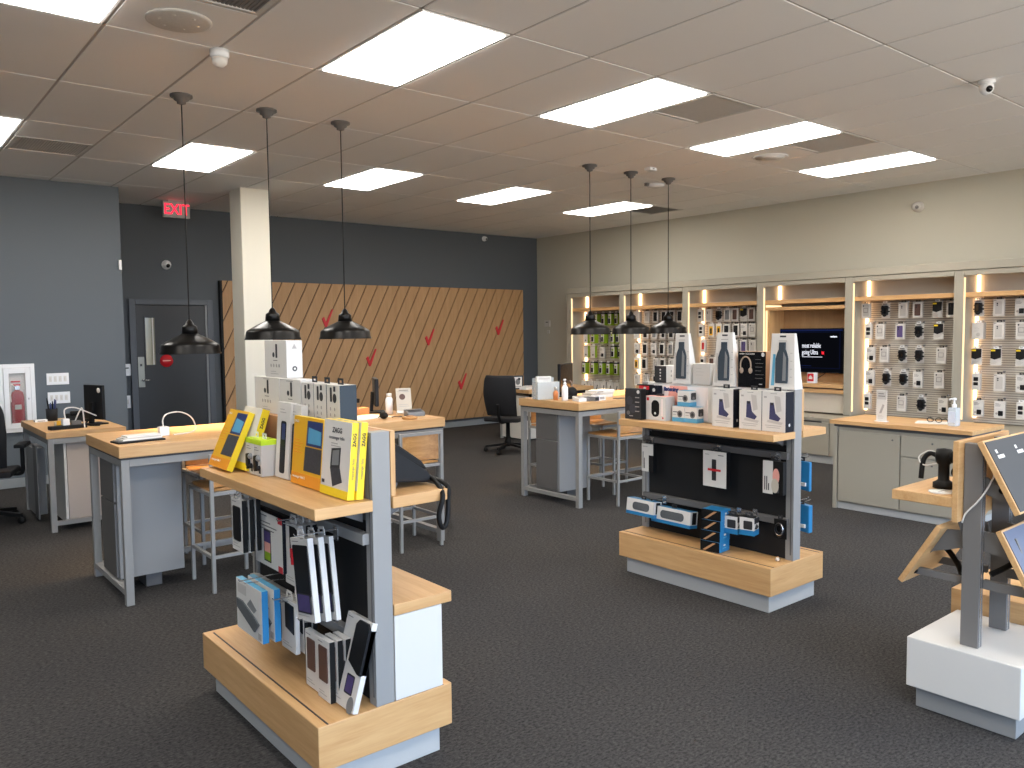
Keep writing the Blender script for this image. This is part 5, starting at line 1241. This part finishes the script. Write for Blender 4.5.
t = tag(MB().box(-.045, .045, -.05, .05, 0, .045, WHITEG).box(-.03, .03, -.052, -.05, .01, .035, INKL).build('small_carton', bevel=.002), 'small white carton at the front edge of the middle high table', 'box'); t.location = (5.36, 5.27, ZT)
for k in range(3):
    t = tag(MB().box(-.16+.01*k, .16-.01*k, -.07, .07, 0, .022, [WHITE, PALE, PAPER][k]).box(-.13, -.04, -.072, -.07, .004, .018, INKL).build('document_carton', bevel=.001), ['lowest white carton of the pile on the middle high table', 'middle pale carton of the pile on the middle high table', 'top paper of the pile on the middle high table'][k], 'box'); t.location = (5.58+.03*k, 5.52, ZT+.0226*k); t.rotation_euler = (0, 0, .1*k-.1)
t = tag(MB().box(-.06, .06, -.035, .035, 0, .004, INKD).box(-.05, .05, -.03, .03, .004, .005, INK).build('card_mat'), 'flat dark mat on the front edge of the middle high table', 'mat'); t.location = (5.63, 5.25, ZT)
monitor('black monitor standing on the middle high table, turned toward the oak wall', (5.46, 5.80, ZT), math.radians(25), .34, .27, .055)

# ------------------------------------------------------------------ desk by the slate wall
ZD = .8255
t = monitor('black register display seen from behind on the slate wall desk', (1.66, 7.76, ZD), 1.94, .26, .30, .045)
MB().lathe([(.022, .0), (.022, .003), (.0001, .004)], (0, 0, 0), WHITE, 16).xf(Matrix.Translation((-.085, .03, .3)) @ Matrix.Rotation(-PI/2, 4, 'X')).build('round_emblem', t)
MB().tube(bez([(.0, .04, .06), (.03, .08, .02), (-.08, .12, .006), (-.16, .08, .006)]), .006, BLACK, 6).build('cable', t)
t = T('power_strip', 'black power strip with a plugged white adapter on the slate wall desk', 'power strip', (1.40, 7.55, ZD), .12)
MB().box(-.15, .13, -.04, .04, 0, .03, BLACK).build('strip_body', t, bevel=.004)
MB().box(-.05, .0, -.03, .03, .031, .085, WHITEG).build('white_adapter', t, bevel=.004); MB().box(.02, .09, -.03, .03, .031, .065, GREYD).build('black_adapter', t, bevel=.004)
MB().tube(bez([(-.025, 0, .08), (-.02, .02, .16), (.06, .05, .17), (.16, .1, .13), (.26, .12, .08)]), .0055, WHITE, 6).tube(bez([(.05, 0, .06), (.08, -.02, .14), (.1, -.03, .16), (.11, -.04, .0)]), .0055, WHITE, 6).build('adapter_cable', t)
t = tag(MB().box(-.03, .03, -.02, .03, 0, .05, CREAM).box(-.02, .025, -.03, -.02, .01, .06, AMB).build('cream_pack', bevel=.003), 'crumpled cream bag beside the power strip', 'bag'); t.location = (1.35, 7.69, ZD)
t = T('pen_cup', 'black mesh cup full of pens on the slate wall desk', 'pen cup', (1.42, 8.38, ZD))
MB().lathe([(.045, 0), (.05, .11), (.046, .11), (.042, .006), (.0001, .006)], (0, 0, 0), MESHB, 20).build('cup', t)
for k, (a, b, m2, hh) in enumerate([(-.025, .01, BLACK, .2), (.01, .02, BLACK, .17), (.02, -.01, NAVY, .19), (-.01, -.02, NAVY, .16), (.03, .01, INDIGO, .18)]):
    tt = tag(MB().tube([(0, 0, .0), (a*.6, b*.6, hh-.03), (a*.7, b*.7, hh)], [.006, .007, .004], m2, 8).build('pen'), ['black marker, tallest in the pen cup', 'shorter black pen in the pen cup', 'dark blue pen in the pen cup', 'short dark blue pen in the pen cup', 'violet blue pen in the pen cup'][k], 'pen', 'pens in the cup'); tt.location = (1.42+a*.6, 8.38+b*.6, ZD+.0075)
t = tag(MB().box(-.05, .05, -.04, .04, 0, .02, WHITEG).box(-.03, .03, -.041, -.04, .005, .015, INKL).build('tissue_pack', bevel=.003), 'small white pack lying beside the pen cup', 'pack'); t.location = (1.32, 8.34, ZD)
t = T('desk_phone_base', 'black phone base behind the power strip on the slate wall desk', 'telephone', (1.6, 8.15, ZD))
MB().prism([(-.08, 0), (.08, 0), (.08, .07), (-.08, .025)], -.1, .1, 'x', BLACK).build('phone_body', t, bevel=.006); MB().bar((-.07, .03, .075), (.07, .03, .075), .04, .035, BLACK).build('handset', t, bevel=.008)
# corner desk things
t = T('photo_frame', 'small patterned frame on the corner desk behind the office chair', 'picture frame', (7.50, 9.0, .7555), -.4)
MB().box(-.08, .08, 0, .015, .0, .2, INKD).build('frame', t); art(t, [('r', -.06, .06, .02, .18, WHITE), ('p', ell(0, .11, .035, .045), INK), ('r', -.05, .05, .03, .05, INKL), ('e', .02, .15, .02, .02, INKD)])
t = tag(MB().box(-.1, .1, -.06, .06, 0, .03, PAPER).box(-.06, .08, -.04, .05, .03, .05, PALE).build('paper_pile', bevel=.002), 'white pile of paper beside the picture frame on the corner desk', 'paper'); t.location = (7.58, 8.9, .7555); t.rotation_euler = (0, 0, .3)
t = T('computer_mouse', 'black mouse and its cable on the corner desk', 'mouse', (7.78, 8.92, .7755)); MB().ball((0, 0, .0), .035, BLACK, 10, (1.2, .8, .55)).build('mouse_body', t); MB().tube(bez([(.03, 0, -.01), (.1, .05, -.015), (.2, .1, -.016)]), .003, BLACK, 6).build('cable', t)

# ------------------------------------------------------------------ light
def lamp(name, kind, loc, energy, col, **kw):
    l = bpy.data.lights.new(name, kind); l.energy = energy; l.color = col
    for k, v in kw.items(): setattr(l, k, v)
    o = bpy.data.objects.new(name, l); COL.objects.link(o); o.location = loc
    return o
for x, y, z, l in PL:
    lamp('pendant_bulb', 'SPOT', (x, y, z+.06), PEND, (1, .62, .28), spot_size=math.radians(104), spot_blend=1, shadow_soft_size=.04)
w = bpy.data.worlds.new('daylight'); SC.world = w; w.use_nodes = True
bg = w.node_tree.nodes['Background']; bg.inputs[1].default_value = DAY
nt = w.node_tree; tc = nt.nodes.new('ShaderNodeTexCoord'); sp = nt.nodes.new('ShaderNodeSeparateXYZ'); rp = nt.nodes.new('ShaderNodeValToRGB')
rp.color_ramp.elements[0].position = .49; rp.color_ramp.elements[0].color = (.5, .47, .43, 1)      # warm glow added below the horizon in place of pavement, lights the ceiling
rp.color_ramp.elements[1].position = .51; rp.color_ramp.elements[1].color = (.47, .62, .86, 1)      # open sky
ma = nt.nodes.new('ShaderNodeMath'); ma.operation = 'MULTIPLY_ADD'; ma.inputs[1].default_value = .5; ma.inputs[2].default_value = .5
nt.links.new(tc.outputs['Generated'], sp.inputs[0]); nt.links.new(sp.outputs['Z'], ma.inputs[0]); nt.links.new(ma.outputs[0], rp.inputs[0]); nt.links.new(rp.outputs[0], bg.inputs[0])
for k in range(nwin):
    a = X0+k*ww
    o = lamp('window_portal', 'AREA', (a+ww/2, Y0-.14, 1.6), 1, (1, 1, 1), shape='RECTANGLE', size=ww-.1, size_y=2.4)
    o.rotation_euler = (PI/2, 0, 0); o.data.cycles.is_portal = True

# ------------------------------------------------------------------ camera
f, yaw, pitch, roll = 808.3, -.6874, -.0653, -.0105
cy, sy, cp, sp = math.cos(yaw), math.sin(yaw), math.cos(pitch), math.sin(pitch)
fw = Vector((-sy*cp, cy*cp, sp)); r = Vector((cy, sy, 0)); u = r.cross(fw)
r2 = r*math.cos(roll)+u*math.sin(roll); u2 = -r*math.sin(roll)+u*math.cos(roll)
cam = bpy.data.cameras.new('camera'); co = bpy.data.objects.new('camera', cam); COL.objects.link(co)
co.matrix_world = Matrix(((r2.x, u2.x, -fw.x, 0), (r2.y, u2.y, -fw.y, 0), (r2.z, u2.z, -fw.z, 1.6), (0, 0, 0, 1)))
cam.sensor_width = 36; cam.lens = f/1024*36; cam.clip_start = .05
SC.camera = co
SC.view_settings.view_transform = 'Standard'; SC.view_settings.look = 'None'; SC.view_settings.gamma = 1; SC.view_settings.use_curve_mapping = False
SC.view_settings.exposure = EXPO
